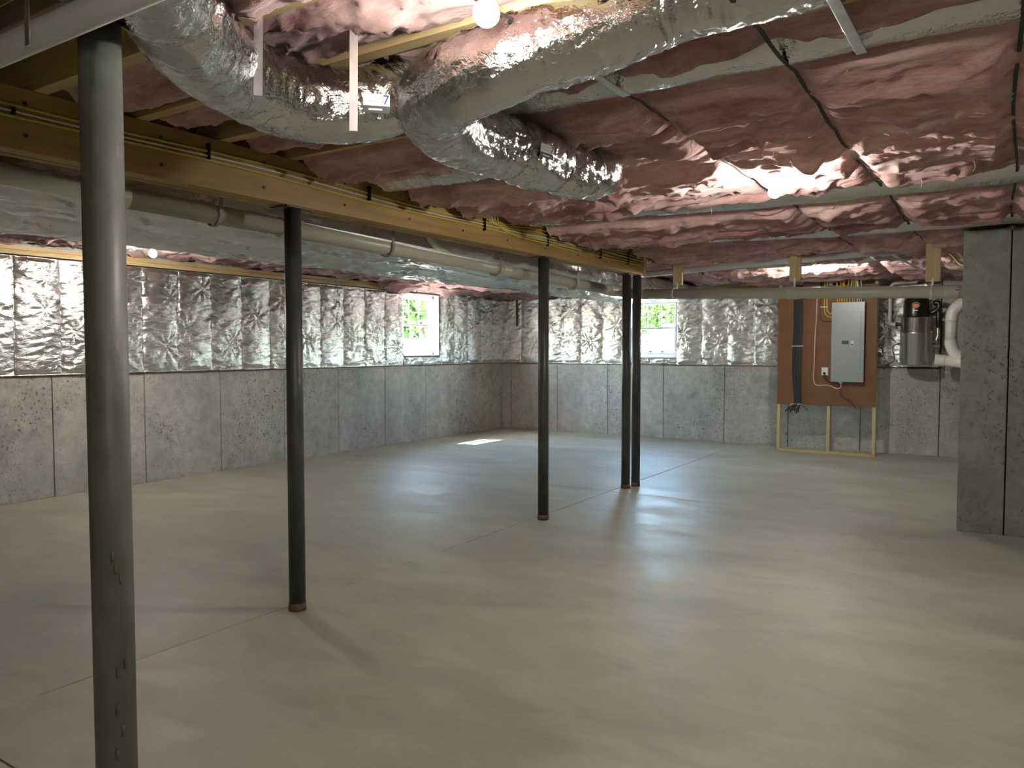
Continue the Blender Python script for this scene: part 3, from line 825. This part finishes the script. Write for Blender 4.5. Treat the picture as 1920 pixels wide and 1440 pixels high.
# ------------------------------------------------------------------ insulated trunk ducts
def trunk(x0, x1, z0, z1, ya, yb, seed, label, rnd=3.0):
    t = thing('trunk_duct', label, 'duct', ((x0 + x1) / 2, (ya + yb) / 2, z0), 'foil-wrapped trunk ducts left of the beam')
    n = int((yb - ya) / .03); seg = 96
    A = np.linspace(0, 2 * np.pi, seg, endpoint=False); Y = np.linspace(ya, yb, n)
    YY, AA = np.meshgrid(Y, A, indexing='ij'); hx, hz = (x1 - x0) / 2, (z1 - z0) / 2
    c, s_ = np.cos(AA), np.sin(AA); k = (np.abs(c) ** rnd + np.abs(s_) ** rnd) ** (-1 / rnd)
    P = AA * .25
    dX, dZ = hx * c * k, hz * s_ * k
    q = dX * 1.0 + dZ * 1.3
    w = .010 * rn(YY * 5 + q * 6 * (1 + .5 * vn(YY, q * 2, seed)), q * 5, seed) + .007 * rn(YY * 15 + q * 14, q * 7 - YY * 1.3, seed + 1) + .012 * vn(YY * 1.5, q * 3, seed + 2)
    w += .004 * rn(YY * 34 + q * 9, q * 14, seed + 3)
    seam = np.minimum(np.abs(np.mod(YY - .3, 1.22)), 1.22 - np.abs(np.mod(YY - .3, 1.22))); w -= .010 * np.exp(-(seam / .02) ** 2)
    dX = dX + w * c; dZ = dZ + w * s_
    pts = np.stack([(x0 + x1) / 2 + dX, YY, (z0 + z1) / 2 + dZ], -1).reshape(-1, 3)
    f = grid_faces(n, seg, True)
    m = len(pts); pts = np.concatenate([pts, [[(x0 + x1) / 2, ya, (z0 + z1) / 2], [(x0 + x1) / 2, yb, (z0 + z1) / 2]]])
    kk = np.arange(0, seg, 2); b = (n - 1) * seg
    f = np.concatenate([f, np.stack([np.full(len(kk), m), (kk + 2) % seg, kk + 1, kk], -1), np.stack([np.full(len(kk), m + 1), b + kk, b + kk + 1, b + (kk + 2) % seg], -1)])
    put('duct_wrap', np_mesh('duct_wrap', pts, f, M['trunk_foil']), t)
    return t
trunk(-4.93, -4.16, 2.30, 2.575, -2.0, 12.1, 31, 'foil-wrapped trunk duct running beside the beige drain pipe')
trunk(-5.76, -4.99, 2.30, 2.575, -2.0, 12.1, 35, 'foil-wrapped trunk duct on the outer side, nearer the left wall')

# ------------------------------------------------------------------ drain pipes
def pipe_pts(a, b): return [a, b]
dp = thing('drain_pipe', 'long beige drain pipe hanging under the ceiling left of the beam', 'pipe', (-3.8, 3, 2.27))
def zdp(y): return 2.315 - .019 * (y - 1.5)
MB().tube([(-3.8, -2.5, zdp(-2.5)), (-3.8, 2.2, zdp(2.2))], .052, 32).build('pipe_length', M['pvc'], dp, smooth=True)
MB().tube([(-3.8, 2.2, zdp(2.2)), (-3.8, 7.9, zdp(7.9))], .055, 32).build('pipe_length', M['pvc'], dp, smooth=True)
for y in (2.20, 3.30, 5.75):
    MB().tube([(-3.8, y - .06, zdp(y - .06)), (-3.8, y - .058, zdp(y - .058)), (-3.8, y + .058, zdp(y + .058)), (-3.8, y + .06, zdp(y + .06))], .0625, 32, fn=lambda L, a: 1).build('coupling', M['pvc'], dp, smooth=False, bevel=.003)
MB().tube([(-3.8, 7.88, zdp(7.88)), (-3.795, 8.02, zdp(8.0)), (-3.75, 8.13, zdp(8.1)), (-3.64, 8.19, 2.165), (-3.5, 8.20, 2.155)], .062, 32, .02).build('elbow', M['pvc'], dp, smooth=True)
MB().tube([(-3.80, 4.72, 2.44), (-3.80, 4.74, 2.38), (-3.80, 4.83, 2.325), (-3.80, 5.02, zdp(5.05))], .033, 20, .02).build('wye_branch', M['pvc'], dp, smooth=True)
cp = thing('drain_pipe', 'beige drain pipe crossing level in front of the electrical board', 'pipe', (-2, 8.2, 2.1))
def zcp(x): return 2.150 - .031 * (x + 3.5)
MB().tube([(-3.5, 8.2, zcp(-3.5)), (.8, 8.2, zcp(.8))], .058, 32).build('pipe_length', M['pvc'], cp, smooth=True)
for x in (-1.86, -.45):
    MB().tube([(x - .06, 8.2, zcp(x - .06)), (x + .06, 8.2, zcp(x + .06))], .0645, 32).build('coupling', M['pvc'], cp, bevel=.003)
MB().cbox((-.405, 8.2 - .0646, zcp(-.42) + .012), (.028, .001, .008)).build('pipe_print', M['panel_dark'], cp)
# hangers
def j_hook(y, lab):
    t = thing('pipe_hanger', lab, 'hanger', (-3.8, y, 2.55), 'hangers of the drain pipes')
    z = zdp(y); pts = [(-3.735, y, 2.59), (-3.735, y, z + .02)]
    for a in range(0, 200, 15): pts.append((-3.8 + .067 * math.cos(R(-a)), y, z + .067 * math.sin(R(-a))))
    mb = MB()
    vs = []
    for k, p in enumerate(pts):
        p = Vector(p); d = (Vector(pts[min(k + 1, len(pts) - 1)]) - Vector(pts[max(k - 1, 0)])).normalized(); nx = d.cross(Vector((0, 1, 0)))
        for (u_, w_) in ((-.012, -.003), (.012, -.003), (.012, .003), (-.012, .003)): vs.append(p + Vector((0, u_, 0)) + nx * w_)
    fs = [(k * 4 + i, k * 4 + (i + 1) % 4, k * 4 + 4 + (i + 1) % 4, k * 4 + 4 + i) for k in range(len(pts) - 1) for i in range(4)]
    fs += [(3, 2, 1, 0), tuple(len(vs) - 4 + i for i in range(4))]
    mb.add(vs, fs).build('hook', M['hanger'], t)
for y, lab in ((2.78, 'plastic hook holding the beige drain pipe, closest to the viewer, between the first two columns'), (4.22, 'plastic hook holding the drain pipe just right of the second column'),
               (5.62, 'plastic hook holding the drain pipe just before the third column'), (7.05, 'plastic hook holding the drain pipe between the third and the paired columns')):
    j_hook(y, lab)
for x, w, z0, lab in ((-3.14, .105, 2.245, 'wooden block hanging above the level drain pipe, left one near the beam end'), (-1.87, .115, 2.235, 'wooden block hanging above the level drain pipe, middle one beside the far bulb'), (-.615, .125, 2.165, 'wooden block hanging above the level drain pipe, right one next to the concrete wall end')):
    t = thing('hanger_block', lab, 'wood block', (x, 8.32, ZJ), 'wooden blocks above the level drain pipe')
    MB().box(x - w / 2, x + w / 2, 8.30, 8.338, z0, ZJ + .02).build('board', M['wood_z'], t, bevel=.002)
    ring(t, (x, 8.2, zcp(x)), (1, 0, 0), .059, .014, 'pipe_clip', M['white'])
    MB().box(x - .008, x + .008, 8.19, 8.31, zcp(x) + .061, zcp(x) + .066).box(x - .008, x + .008, 8.285, 8.299, zcp(x) + .06, z0 + .03).build('clip_arm', M['white'], t)
sp = thing('vent_pipe', 'thin grey-white pipe crossing above the level drain pipe', 'pipe', (-2, 8.45, 2.42))
def zsp(x): return 2.40 + .036 * (x + 3.6)
MB().tube([(-3.75, 8.45, zsp(-3.75)), (-.85, 8.45, zsp(-.85))], .035, 24).build('pipe_length', M['pvc_grey'], sp, smooth=True)
MB().tube([(-1.90, 8.42, 2.66), (-1.90, 8.42, 2.53), (-1.87, 8.44, 2.475), (-1.80, 8.45, zsp(-1.8))], .038, 24, .015).build('riser', M['pvc_grey'], sp, smooth=True)
MB().tube([(-1.98, 8.45, zsp(-1.98)), (-1.70, 8.45, zsp(-1.70))], .042, 24).build('tee', M['pvc_grey'], sp, bevel=.003)
gp = thing('drain_pipe', 'grey pipe crossing the upper left corner in front of the closest column', 'pipe', (-2, .965, 2.27))
MB().tube([(-4.2, .965, 2.275), (-.2, .965, 2.285)], .033, 32).build('pipe_length', M['pvc_grey'], gp, smooth=True)
MB().tube([(-2.36, .965, 2.279), (-2.26, .965, 2.279)], .038, 32).build('coupling', M['pvc_grey'], gp, bevel=.003)

# ------------------------------------------------------------------ cables on the beam
random.seed(21)
XB = -3.39
def cable(pts, r, m, label, cat='cable', group=None, step=.03, seg=8, name='cable'):
    o = MB().tube(pts, r, seg, step).build(name, m, smooth=True); return tag(o, label, cat, group)
GB = 'cables stapled along the beam'
def run(y0, y1, za, zb, wob, ph, r, m, lab, x=XB):
    pts = []; y = y0
    while y <= y1:
        t = (y - y0) / (y1 - y0)
        pts.append((x + .002 * math.sin(y * 3 + ph), y, za + (zb - za) * t + wob * math.sin(y * 2.6 + ph))); y += .3
    return cable(pts, r, m, lab, group=GB)
run(-2, 7.9, 2.545, 2.475, .010, .3, .0055, M['yellow_cable'], 'yellow cable along the beam face, uppermost of the three running its whole length')
run(-2, 7.9, 2.520, 2.452, .009, .5, .0050, M['white_cable'], 'white cable along the beam face between two yellow ones')
run(-2, 7.9, 2.500, 2.425, .008, 1.1, .0055, M['yellow_cable'], 'yellow cable along the beam face, lowest of the three running its whole length')
far_labs = ['top', 'second', 'third', 'fourth', 'fifth', 'sixth']
for k in range(6):
    z1 = 2.56 - .024 * k
    pts = [(-3.30 - .01 * k, 4.75 + .05 * k, 2.585), (-3.375, 4.84 + .04 * k, 2.53 - .004 * k), (XB + .006, 5.1 + .02 * k, 2.515 - .012 * k)]
    for y in (5.6, 6.1, 6.6, 7.1, 7.6, 7.9): pts.append((XB + .010, y, z1 - .008 * math.sin(y * 3 + k)))
    cable(pts, .005, M['white_cable'] if k == 3 else M['yellow_cable'], far_labs[k] + ' cable in the bunch dropping from the ceiling onto the far half of the beam', group=GB)
for y, z0, z1, lab in ((1.55, 2.47, 2.50, 'first'), (2.45, 2.475, 2.555, 'second'), (3.60, 2.455, 2.545, 'third'), (4.86, 2.43, 2.53, 'fourth'), (5.82, 2.42, 2.565, 'fifth'), (6.85, 2.415, 2.565, 'sixth'), (7.5, 2.415, 2.565, 'seventh')):
    tag(MB().box(XB - .008, XB + .020, y - .004, y + .004, z0, z1).build('cable_stacker', M['black']), lab + ' black cable holder on the beam face counting from the viewer', 'cable holder', 'black cable holders on the beam')

# ------------------------------------------------------------------ electrical board
YBD = 11.83
fb = thing('backer_board', 'rust-brown painted plywood board on pale studs standing before the far wall', 'board', (-2.22, YBD, 0))
MB().box(-2.893, -1.548, YBD - .012, YBD + .006, .708, 2.44).build('plywood', M['board'], fb, bevel=.002)
for x in (-2.87, -2.17, -1.565):
    MB().box(x - .021, x + .021, YBD + .008, YBD + .098, .042, ZJ - .02).build('stud', M['wood_z'], fb, bevel=.002)
MB().box(-2.893, -1.542, YBD + .006, YBD + .10, 0, .040).build('bottom_plate', M['wood_x'], fb, bevel=.002)
# breaker panel
bp = thing('breaker_panel', 'grey steel breaker panel mounted on the rust-brown board', 'electrical panel', (-1.91, YBD - .06, 1.62))
px0, px1, pz0, pz1 = -2.127, -1.695, 1.060, 2.188
MB().box(px0 + .012, px1 - .012, YBD - .105, YBD - .0125, pz0 + .012, pz1 - .012).build('cabinet', M['panel'], bp, bevel=.003)
MB().box(px0, px1, YBD - .112, YBD - .106, pz0, pz1).build('cover', M['panel'], bp, bevel=.003)
MB().box(px0 + .045, px1 - .045, YBD - .118, YBD - .1125, pz0 + .10, pz1 - .14).build('door', M['panel'], bp, bevel=.003)
MB().box(-1.985, -1.895, YBD - .121, YBD - .1182, 1.595, 1.645).build('breaker_window', M['panel_dark'], bp)
lt = MB().box(-1.865, -1.825, YBD - .124, YBD - .1182, 1.565, 1.640).build('latch', M['galv'], bp, bevel=.001)
MB().box(-1.857, -1.833, YBD - .126, YBD - .1242, 1.575, 1.600).build('latch_slot', M['panel_dark'], bp)
MB().lathe([(.001, 0), (.006, 0), (.006, .004), (.001, .005)], (-1.73, YBD - .119, 1.21), 10, 'y').build('screw', M['galv'], bp)
MB().lathe([(.024, 1.038), (.024, 1.05), (.030, 1.052), (.030, 1.0595)], (-2.0, YBD - .06, 0), 16).build('conduit_fitting', M['white'], bp)
# outlet
ol = thing('outlet', 'small white wall outlet left of the breaker panel foot', 'outlet', (-2.21, YBD - .02, 1.2))
MB().box(-2.262, -2.172, YBD - .060, YBD - .0125, 1.145, 1.262).build('box', M['white'], ol, bevel=.004)
MB().box(-2.256, -2.178, YBD - .066, YBD - .0605, 1.150, 1.257).build('cover_plate', M['white'], ol, bevel=.002)
MB().lathe([(.001, 0), (.016, 0), (.014, .03), (.005, .045)], (-2.215, YBD - .112, 1.180), 14, 'y').build('plug', M['black'], ol, smooth=True)
YC = YBD - .022
cable([(-2.215, YBD - .10, 1.175), (-2.205, YC - .02, 1.10), (-2.15, YC, 1.045), (-2.06, YC, 1.02), (-2.02, YC, .95), (-2.01, YC, .88), (-1.97, YC, .83), (-1.88, YC, .79), (-1.83, YC, .72), (-1.80, YC, .695)], .010, M['brown_cable'], 'dark brown cord looping from the white outlet down past the board edge', name='power_cord')
cable([(-2.345, YC, 2.28), (-2.35, YC, 2.0), (-2.365, YC, 1.7), (-2.37, YC, 1.35), (-2.375, YC, 1.10), (-2.35, YC, 1.01), (-2.28, YC, 1.0), (-2.17, YC, 1.005), (-2.10, YC, .975), (-2.04, YC, .955), (-1.995, YC - .03, .98), (-1.995, YBD - .06, 1.035)], .006, M['white_cable'], 'cream cable dropping in a long loop left of the breaker panel')
cable([(-2.245, YC, 2.55), (-2.245, YC, 2.15), (-2.235, YC, 2.05), (-2.20, YC, 2.00), (-2.15, YC - .01, 1.985), (-2.10, YC - .02, 1.985)], .0075, M['yellow_cable'], 'yellow cable curving into the left side of the breaker panel, outer one')
cable([(-2.21, YC, 2.55), (-2.21, YC, 2.16), (-2.20, YC, 2.07), (-2.17, YC, 2.035), (-2.13, YC - .01, 2.03), (-2.10, YC - .02, 2.03)], .0075, M['yellow_cable'], 'yellow cable curving into the left side of the breaker panel, inner one')
cable([(-2.305, YC, 2.5), (-2.305, YC, 2.1), (-2.29, YC, 1.97), (-2.25, YC, 1.925), (-2.18, YC - .01, 1.925), (-2.10, YC - .02, 1.94)], .0085, M['brown_cable'], 'reddish brown cable curving into the left side of the breaker panel')
tag(MB().box(-2.30, -2.20, YC - .012, YC - .004, 2.128, 2.140).build('cable_clip', M['white']), 'small white clip across the yellow cables left of the breaker panel', 'clip')
GC = 'cables dropping into the top of the breaker panel'
ck = [('yellow_cable', -2.06), ('yellow_cable', -2.035), ('orange_cable', -2.01), ('orange_cable', -1.99), ('yellow_cable', -1.965), ('yellow_cable', -1.94), ('white_cable', -1.90), ('yellow_cable', -1.86), ('yellow_cable', -1.835), ('white_cable', -1.80), ('white_cable', -1.775), ('white_cable', -1.75)]
ordn = ['first', 'second', 'third', 'fourth', 'fifth', 'sixth', 'seventh', 'eighth', 'ninth', 'tenth', 'eleventh', 'twelfth']
for i, (mm, x) in enumerate(ck):
    j = random.uniform(-.03, .03)
    cable([(x + j - .05, YBD - .03, ZJ + .02), (x + j, YBD - .05, 2.48), (x + j * .3, YBD - .07, 2.34), (x, YBD - .06, 2.18)], .0085, M[mm], ordn[i] + ' cable from the left of those entering the panel top, ' + mm.split('_')[0], group=GC)
# black cable bundle
bb = thing('cable_bundle', 'thick bundle of black cables tied down the left of the brown board', 'cable bundle', (-2.61, YBD - .03, 1.5))
for i in range(7):
    x = -2.665 + .019 * i; dz = random.uniform(-.02, .02)
    MB().tube([(x, YBD - .028, 2.46), (x + .004, YBD - .026, 1.9), (x - .003 + random.uniform(-.003, .003), YBD - .028, 1.3), (x * .75 - 2.61 * .25 + .012, YBD - .028, .74), (x * .9 - 2.61 * .1 - .05 + .005 * i, YBD - .05, .66 + dz), (x - .09 + .012 * i, YBD - .07, .60 + dz)], .0105, 8, .04).build('cable', M['black_cable'], bb, smooth=True)
MB().tube([(-2.56, YBD - .04, .72), (-2.50, YBD - .05, .68), (-2.44, YBD - .06, .63)], .006, 8, .03).build('loose_end', M['black_cable'], bb, smooth=True)
for z in (1.57, .715): MB().box(-2.69, -2.53, YBD - .045, YBD - .0125, z - .005, z + .005).build('cable_tie', M['white_cable'], bb)

# ------------------------------------------------------------------ central vacuum
vx, vy = -1.085, 12.16
vc = thing('vacuum_canister', 'stainless steel central vacuum canister with a black motor head on the far wall', 'vacuum', (vx, vy, 1.3))
MB().lathe([(.001, 1.300), (.196, 1.300), (.203, 1.312), (.203, 1.735), (.207, 1.742), (.207, 1.757), (.201, 1.764), (.200, 1.960), (.190, 1.975), (.001, 1.976)], (vx, vy, 0), 64).build('tank', M['steel'], vc, smooth=True, bevel=0)
vc.children[0].data.polygons.foreach_set('use_smooth', [len(p.vertices) == 4 for p in vc.children[0].data.polygons])
MB().lathe([(.165, 1.9765), (.166, 1.99), (.160, 2.20), (.150, 2.222), (.13, 2.24), (.001, 2.243)], (vx - .01, vy, 0), 48).build('motor_head', M['black'], vc, smooth=True)
ft = MB().lathe([(.001, 0), (.038, 0), (.038, .006), (.001, .008)], (0, 0, 0), 28, 'y')
ft.v = [(x * 1.15 + vx - .0, y + vy - .168, z * .78 + 2.125) for (x, y, z) in ft.v]
ft.build('oval_badge', M['orange'], vc, smooth=False)
ar = []
for a in range(25, 156, 10): ar.append((vx + .056 * math.cos(R(a)), vy - .160, 2.118 + .052 * math.sin(R(a))))
MB().tube(ar, .0035, 6).build('badge_arc', M['galv'], vc, smooth=True)
MB().box(vx - .03, vx + .025, vy - .166, vy - .160, 2.060, 2.064).build('badge_line', M['galv'], vc)
MB().lathe([(.001, 0), (.027, 0), (.030, .01), (.030, .02), (.025, .024), (.024, .10), (.001, .10)], (vx - .265, vy - .04, 1.875), 20, 'x').build('inlet', M['black'], vc, smooth=False)
for s in (-1, 1): MB().cbox((vx + s * .215, vy, 1.60), (.030, .04, .030)).build('latch', M['black'], vc, bevel=.004)
MB().tube([(vx + .16, vy + .03, 2.03), (vx + .22, vy + .02, 2.05), (vx + .265, vy + .02, 2.10), (vx + .26, vy + .02, 2.16), (vx + .20, vy + .03, 2.17)], .035, 20, .02).build('exhaust_elbow', M['black'], vc, smooth=True)
MB().lathe([(.001, 1.83), (.030, 1.83), (.036, 1.85), (.036, 2.04), (.030, 2.06), (.001, 2.06)], (vx + .265, vy + .02, 0), 20).build('muffler', M['black'], vc, smooth=True)
MB().tube([(vx + .262, vy + .02, 1.835), (vx + .262, vy + .02, 1.70), (vx + .235, vy + .02, 1.62)], .026, 16, .03).build('hose', M['galv'], vc, smooth=True)
MB().box(vx - .06, vx + .06, vy + .205, YF - .10, 1.5, 1.9).build('wall_bracket', M['black'], vc)
cable([(vx - .215, vy - .01, 1.60), (vx - .28, vy, 1.58), (vx - .30, vy + .02, 1.52), (vx - .28, vy + .05, 1.42), (vx - .30, vy + .1, 1.35), (vx - .40, vy + .14, 1.29), (vx - .45, YF - .05, 1.22), (vx - .44, YF - .03, 1.0), (vx - .50, YF - .03, .93), (vx - .56, YF - .03, .90)], .007, M['black_cable'], 'thin black cord hanging from the vacuum canister across the concrete', name='power_cord')
vt = thing('vacuum_pipe', 'grey-white pipe rising behind the vacuum canister with a bend at the top', 'pipe', (-1.42, 12.3, 2))
MB().tube([(-1.34, 12.12, 1.875), (-1.41, 12.17, 1.88), (-1.44, 12.25, 1.92), (-1.44, 12.27, 2.05), (-1.44, 12.27, 2.36), (-1.43, 12.27, 2.43), (-1.36, 12.27, 2.47), (-1.1, 12.27, 2.475)], .027, 20, .02).build('pipe_length', M['pvc_grey'], vt, smooth=True)

# white sewer pipe by the concrete wall end
wp = thing('sewer_pipe', 'thick white pipe with elbow and wye half hidden by the concrete wall end', 'pipe', (-.68, 12.0, 1.6))
MB().tube([(-.36, 12.0, 2.17), (-.46, 12.0, 2.165), (-.56, 12.0, 2.12), (-.635, 12.0, 2.03), (-.655, 12.0, 1.90)], .080, 28, .02).build('elbow', M['pvc_white'], wp, smooth=True)
MB().tube([(-.655, 12.0, 1.92), (-.655, 12.0, 1.62)], .074, 28).build('pipe_length', M['pvc_white'], wp, smooth=True)
MB().tube([(-.655, 12.0, 1.66), (-.65, 12.0, 1.58), (-.61, 12.0, 1.49), (-.53, 12.0, 1.42), (-.46, 12.0, 1.37)], .079, 28, .02).build('lower_elbow', M['pvc_white'], wp, smooth=True)
MB().tube([(-.80, 12.0, 1.375), (-.40, 12.0, 1.335), (.3, 12.0, 1.30)], .072, 28).build('wye', M['pvc_white'], wp, smooth=True)
MB().tube([(-.84, 12.0, 1.378), (-.72, 12.0, 1.366)], .080, 28).build('coupling', M['pvc_white'], wp, bevel=.003)
MB().tube([(-.36, 12.0, 2.12), (-.36, 12.0, 2.3)], .05, 20).build('riser', M['pvc_white'], wp, smooth=True)

# few loose cables by the concrete wall end
for i, (mm, dx) in enumerate((('yellow_cable', 0), ('white_cable', .05), ('yellow_cable', .10), ('yellow_cable', .15))):
    cable([(-.62 + dx * .6, 9.2, 2.585), (-.56 + dx, 8.9, 2.54), (-.47 + dx, 8.6, 2.42 + dx * .4), (-.36 + dx, 8.3, 2.30 + dx * .3), (-.10 + dx, 8.0, 2.26)], .009, M[mm], ['leftmost yellow', 'white', 'middle yellow', 'rightmost yellow'][i] + ' cable drooping behind the top of the concrete wall end', group='cables behind the concrete wall end')

# black tape strip hanging on the foil at the far corner
tag(MB().bar((-7.90, YF - .075, 2.50), (-7.90, YF - .07, 1.96), .028, .004, (0, 1, 0)).build('black_strip', M['strap']), 'black strip hanging against the foil at the far left corner', 'strip')

# ------------------------------------------------------------------ outside
gr = struct(MB().box(-90, XL - .3, -30, 90, .95, 1.15).box(XL - .3, 60, YF + .3, 90, .95, 1.15).build('ground', M['ground']), 'bare bright ground outside the windows')
bk = MB(); gx = [-9.5, -12, -16, -24, -40]; gz_ = [1.10, 1.22, 1.75, 2.3, 3.0]
for i in range(4): bk.add([(gx[i], 8, gz_[i]), (gx[i], 60, gz_[i]), (gx[i + 1], 60, gz_[i + 1]), (gx[i + 1], 8, gz_[i + 1]), (gx[i], 8, .96), (gx[i], 60, .96), (gx[i + 1], 60, .96), (gx[i + 1], 8, .96)], [(0, 1, 2, 3), (7, 6, 5, 4), (0, 4, 5, 1), (1, 5, 6, 2), (2, 6, 7, 3), (3, 7, 4, 0)])
struct(bk.build('bank', M['ground']), 'sloping mulch bank outside the left wall window')
def tree(x, y, h, r, seed, label):
    rs = np.random.RandomState(seed); t = thing('tree', label, 'tree', (x, y, 1.15), 'trees outside the windows')
    mb = MB().tube([(x, y, 1.1), (x + .1, y, 1.15 + h * .3), (x - .05, y + .1, 1.15 + h * .75)], .13, 12, .4, lambda L, a: max(.3, 1 - L / h))
    for k in range(6):
        a = rs.uniform(0, 6.28); z = 1.15 + h * rs.uniform(.25, .6)
        mb.tube([(x, y, z), (x + math.cos(a) * r * .4, y + math.sin(a) * r * .4, z + r * .3), (x + math.cos(a) * r * .8, y + math.sin(a) * r * .8, z + r * .5)], .045, 7, .3)
    mb.build('trunk', M['bark'], t, smooth=True)
    n = 5200; c = rs.normal(size=(n, 3)); c /= np.linalg.norm(c, axis=1)[:, None]; c *= rs.uniform(.35, 1, (n, 1)) ** .5
    c = c * [r, r, h * .46] + [x, y, 1.15 + h * .56] + .25 * rs.normal(size=(n, 3))
    a = rs.normal(size=(n, 3)); a /= np.linalg.norm(a, axis=1)[:, None]; b = rs.normal(size=(n, 3)); b -= a * (a * b).sum(1)[:, None]; b /= np.linalg.norm(b, axis=1)[:, None]
    s = rs.uniform(.06, .12, (n, 1))
    V = np.stack([c - a * s * 1.5, c - b * s, c + a * s * 1.5, c + b * s], 1).reshape(-1, 3)
    o = put('foliage', np_mesh('foliage', V, np.arange(n * 4).reshape(-1, 4), M['leaf'], False), t); o['kind'] = 'stuff'
tree(-18.2, 22, 5.6, 2.4, 1, 'leafy green tree seen through the left wall window, nearest one')
tree(-21.2, 21.5, 5.2, 2.3, 2, 'leafy green tree left of the nearest one outside the left wall window')
tree(-24, 28.5, 7.5, 3.0, 3, 'tall leafy green tree farthest back outside the left wall window')
tree(-19.5, 27, 6.5, 2.6, 4, 'leafy green tree behind the nearest one outside the left wall window')
tree(-17.4, 38, 6.5, 2.7, 5, 'leafy green tree behind the white car, left one')
tree(-14.0, 39, 6.8, 2.7, 6, 'leafy green tree straight behind the white car')
tree(-21.5, 36, 6.5, 2.7, 7, 'leafy green tree farther left behind the white car')
tree(-10.3, 38, 6.3, 2.5, 8, 'leafy green tree right of the white car')
# car
cx, cy, gz = -11.2, 30.0, 1.15
cr = thing('car', 'white car parked outside, seen through the far wall window', 'car', (cx, cy, gz))
prof = [(-2.1, .30), (-2.15, .62), (-1.95, .80), (-1.0, .92), (-.45, 1.38), (1.0, 1.42), (1.75, .95), (2.15, .88), (2.2, .45), (2.1, .28)]
for_b = MB(); vs = []
for yy in (-.85, .85):
    for (a, b) in prof: vs.append((cx + a, cy + yy * (1 if b < 1 else .8), gz + b))
n = len(prof)
for_b.add(vs, [tuple(range(n)), tuple(range(2 * n - 1, n - 1, -1))] + [(i, i + n, (i + 1) % n + n, (i + 1) % n) for i in range(n)])
for_b.build('body', M['carwhite'], cr, bevel=.05)
MB().add([(cx - .85, cy - .80, gz + .95), (cx - .42, cy - .72, gz + 1.30), (cx + .95, cy - .72, gz + 1.33), (cx + 1.45, cy - .80, gz + .97), (cx - .85, cy - .83, gz + .95), (cx - .42, cy - .75, gz + 1.30), (cx + .95, cy - .75, gz + 1.33), (cx + 1.45, cy - .83, gz + .97)],
        [(0, 1, 2, 3), (7, 6, 5, 4), (0, 4, 5, 1), (1, 5, 6, 2), (2, 6, 7, 3), (3, 7, 4, 0)]).build('side_window', M['black'], cr)
for sx in (-1.35, 1.4):
    for sy in (-.86, .72):
        w = MB().lathe([(.20, 0), (.33, .0), (.35, .03), (.35, .11), (.33, .14), (.20, .14)], (cx + sx, cy + sy, gz + .35), 28, 'y').build('wheel', M['tyre'], cr)
        MB().lathe([(.001, 0), (.20, .0), (.20, .05), (.001, .06)], (cx + sx, cy + sy - .012, gz + .35), 20, 'y').build('hub', M['galv'], w)
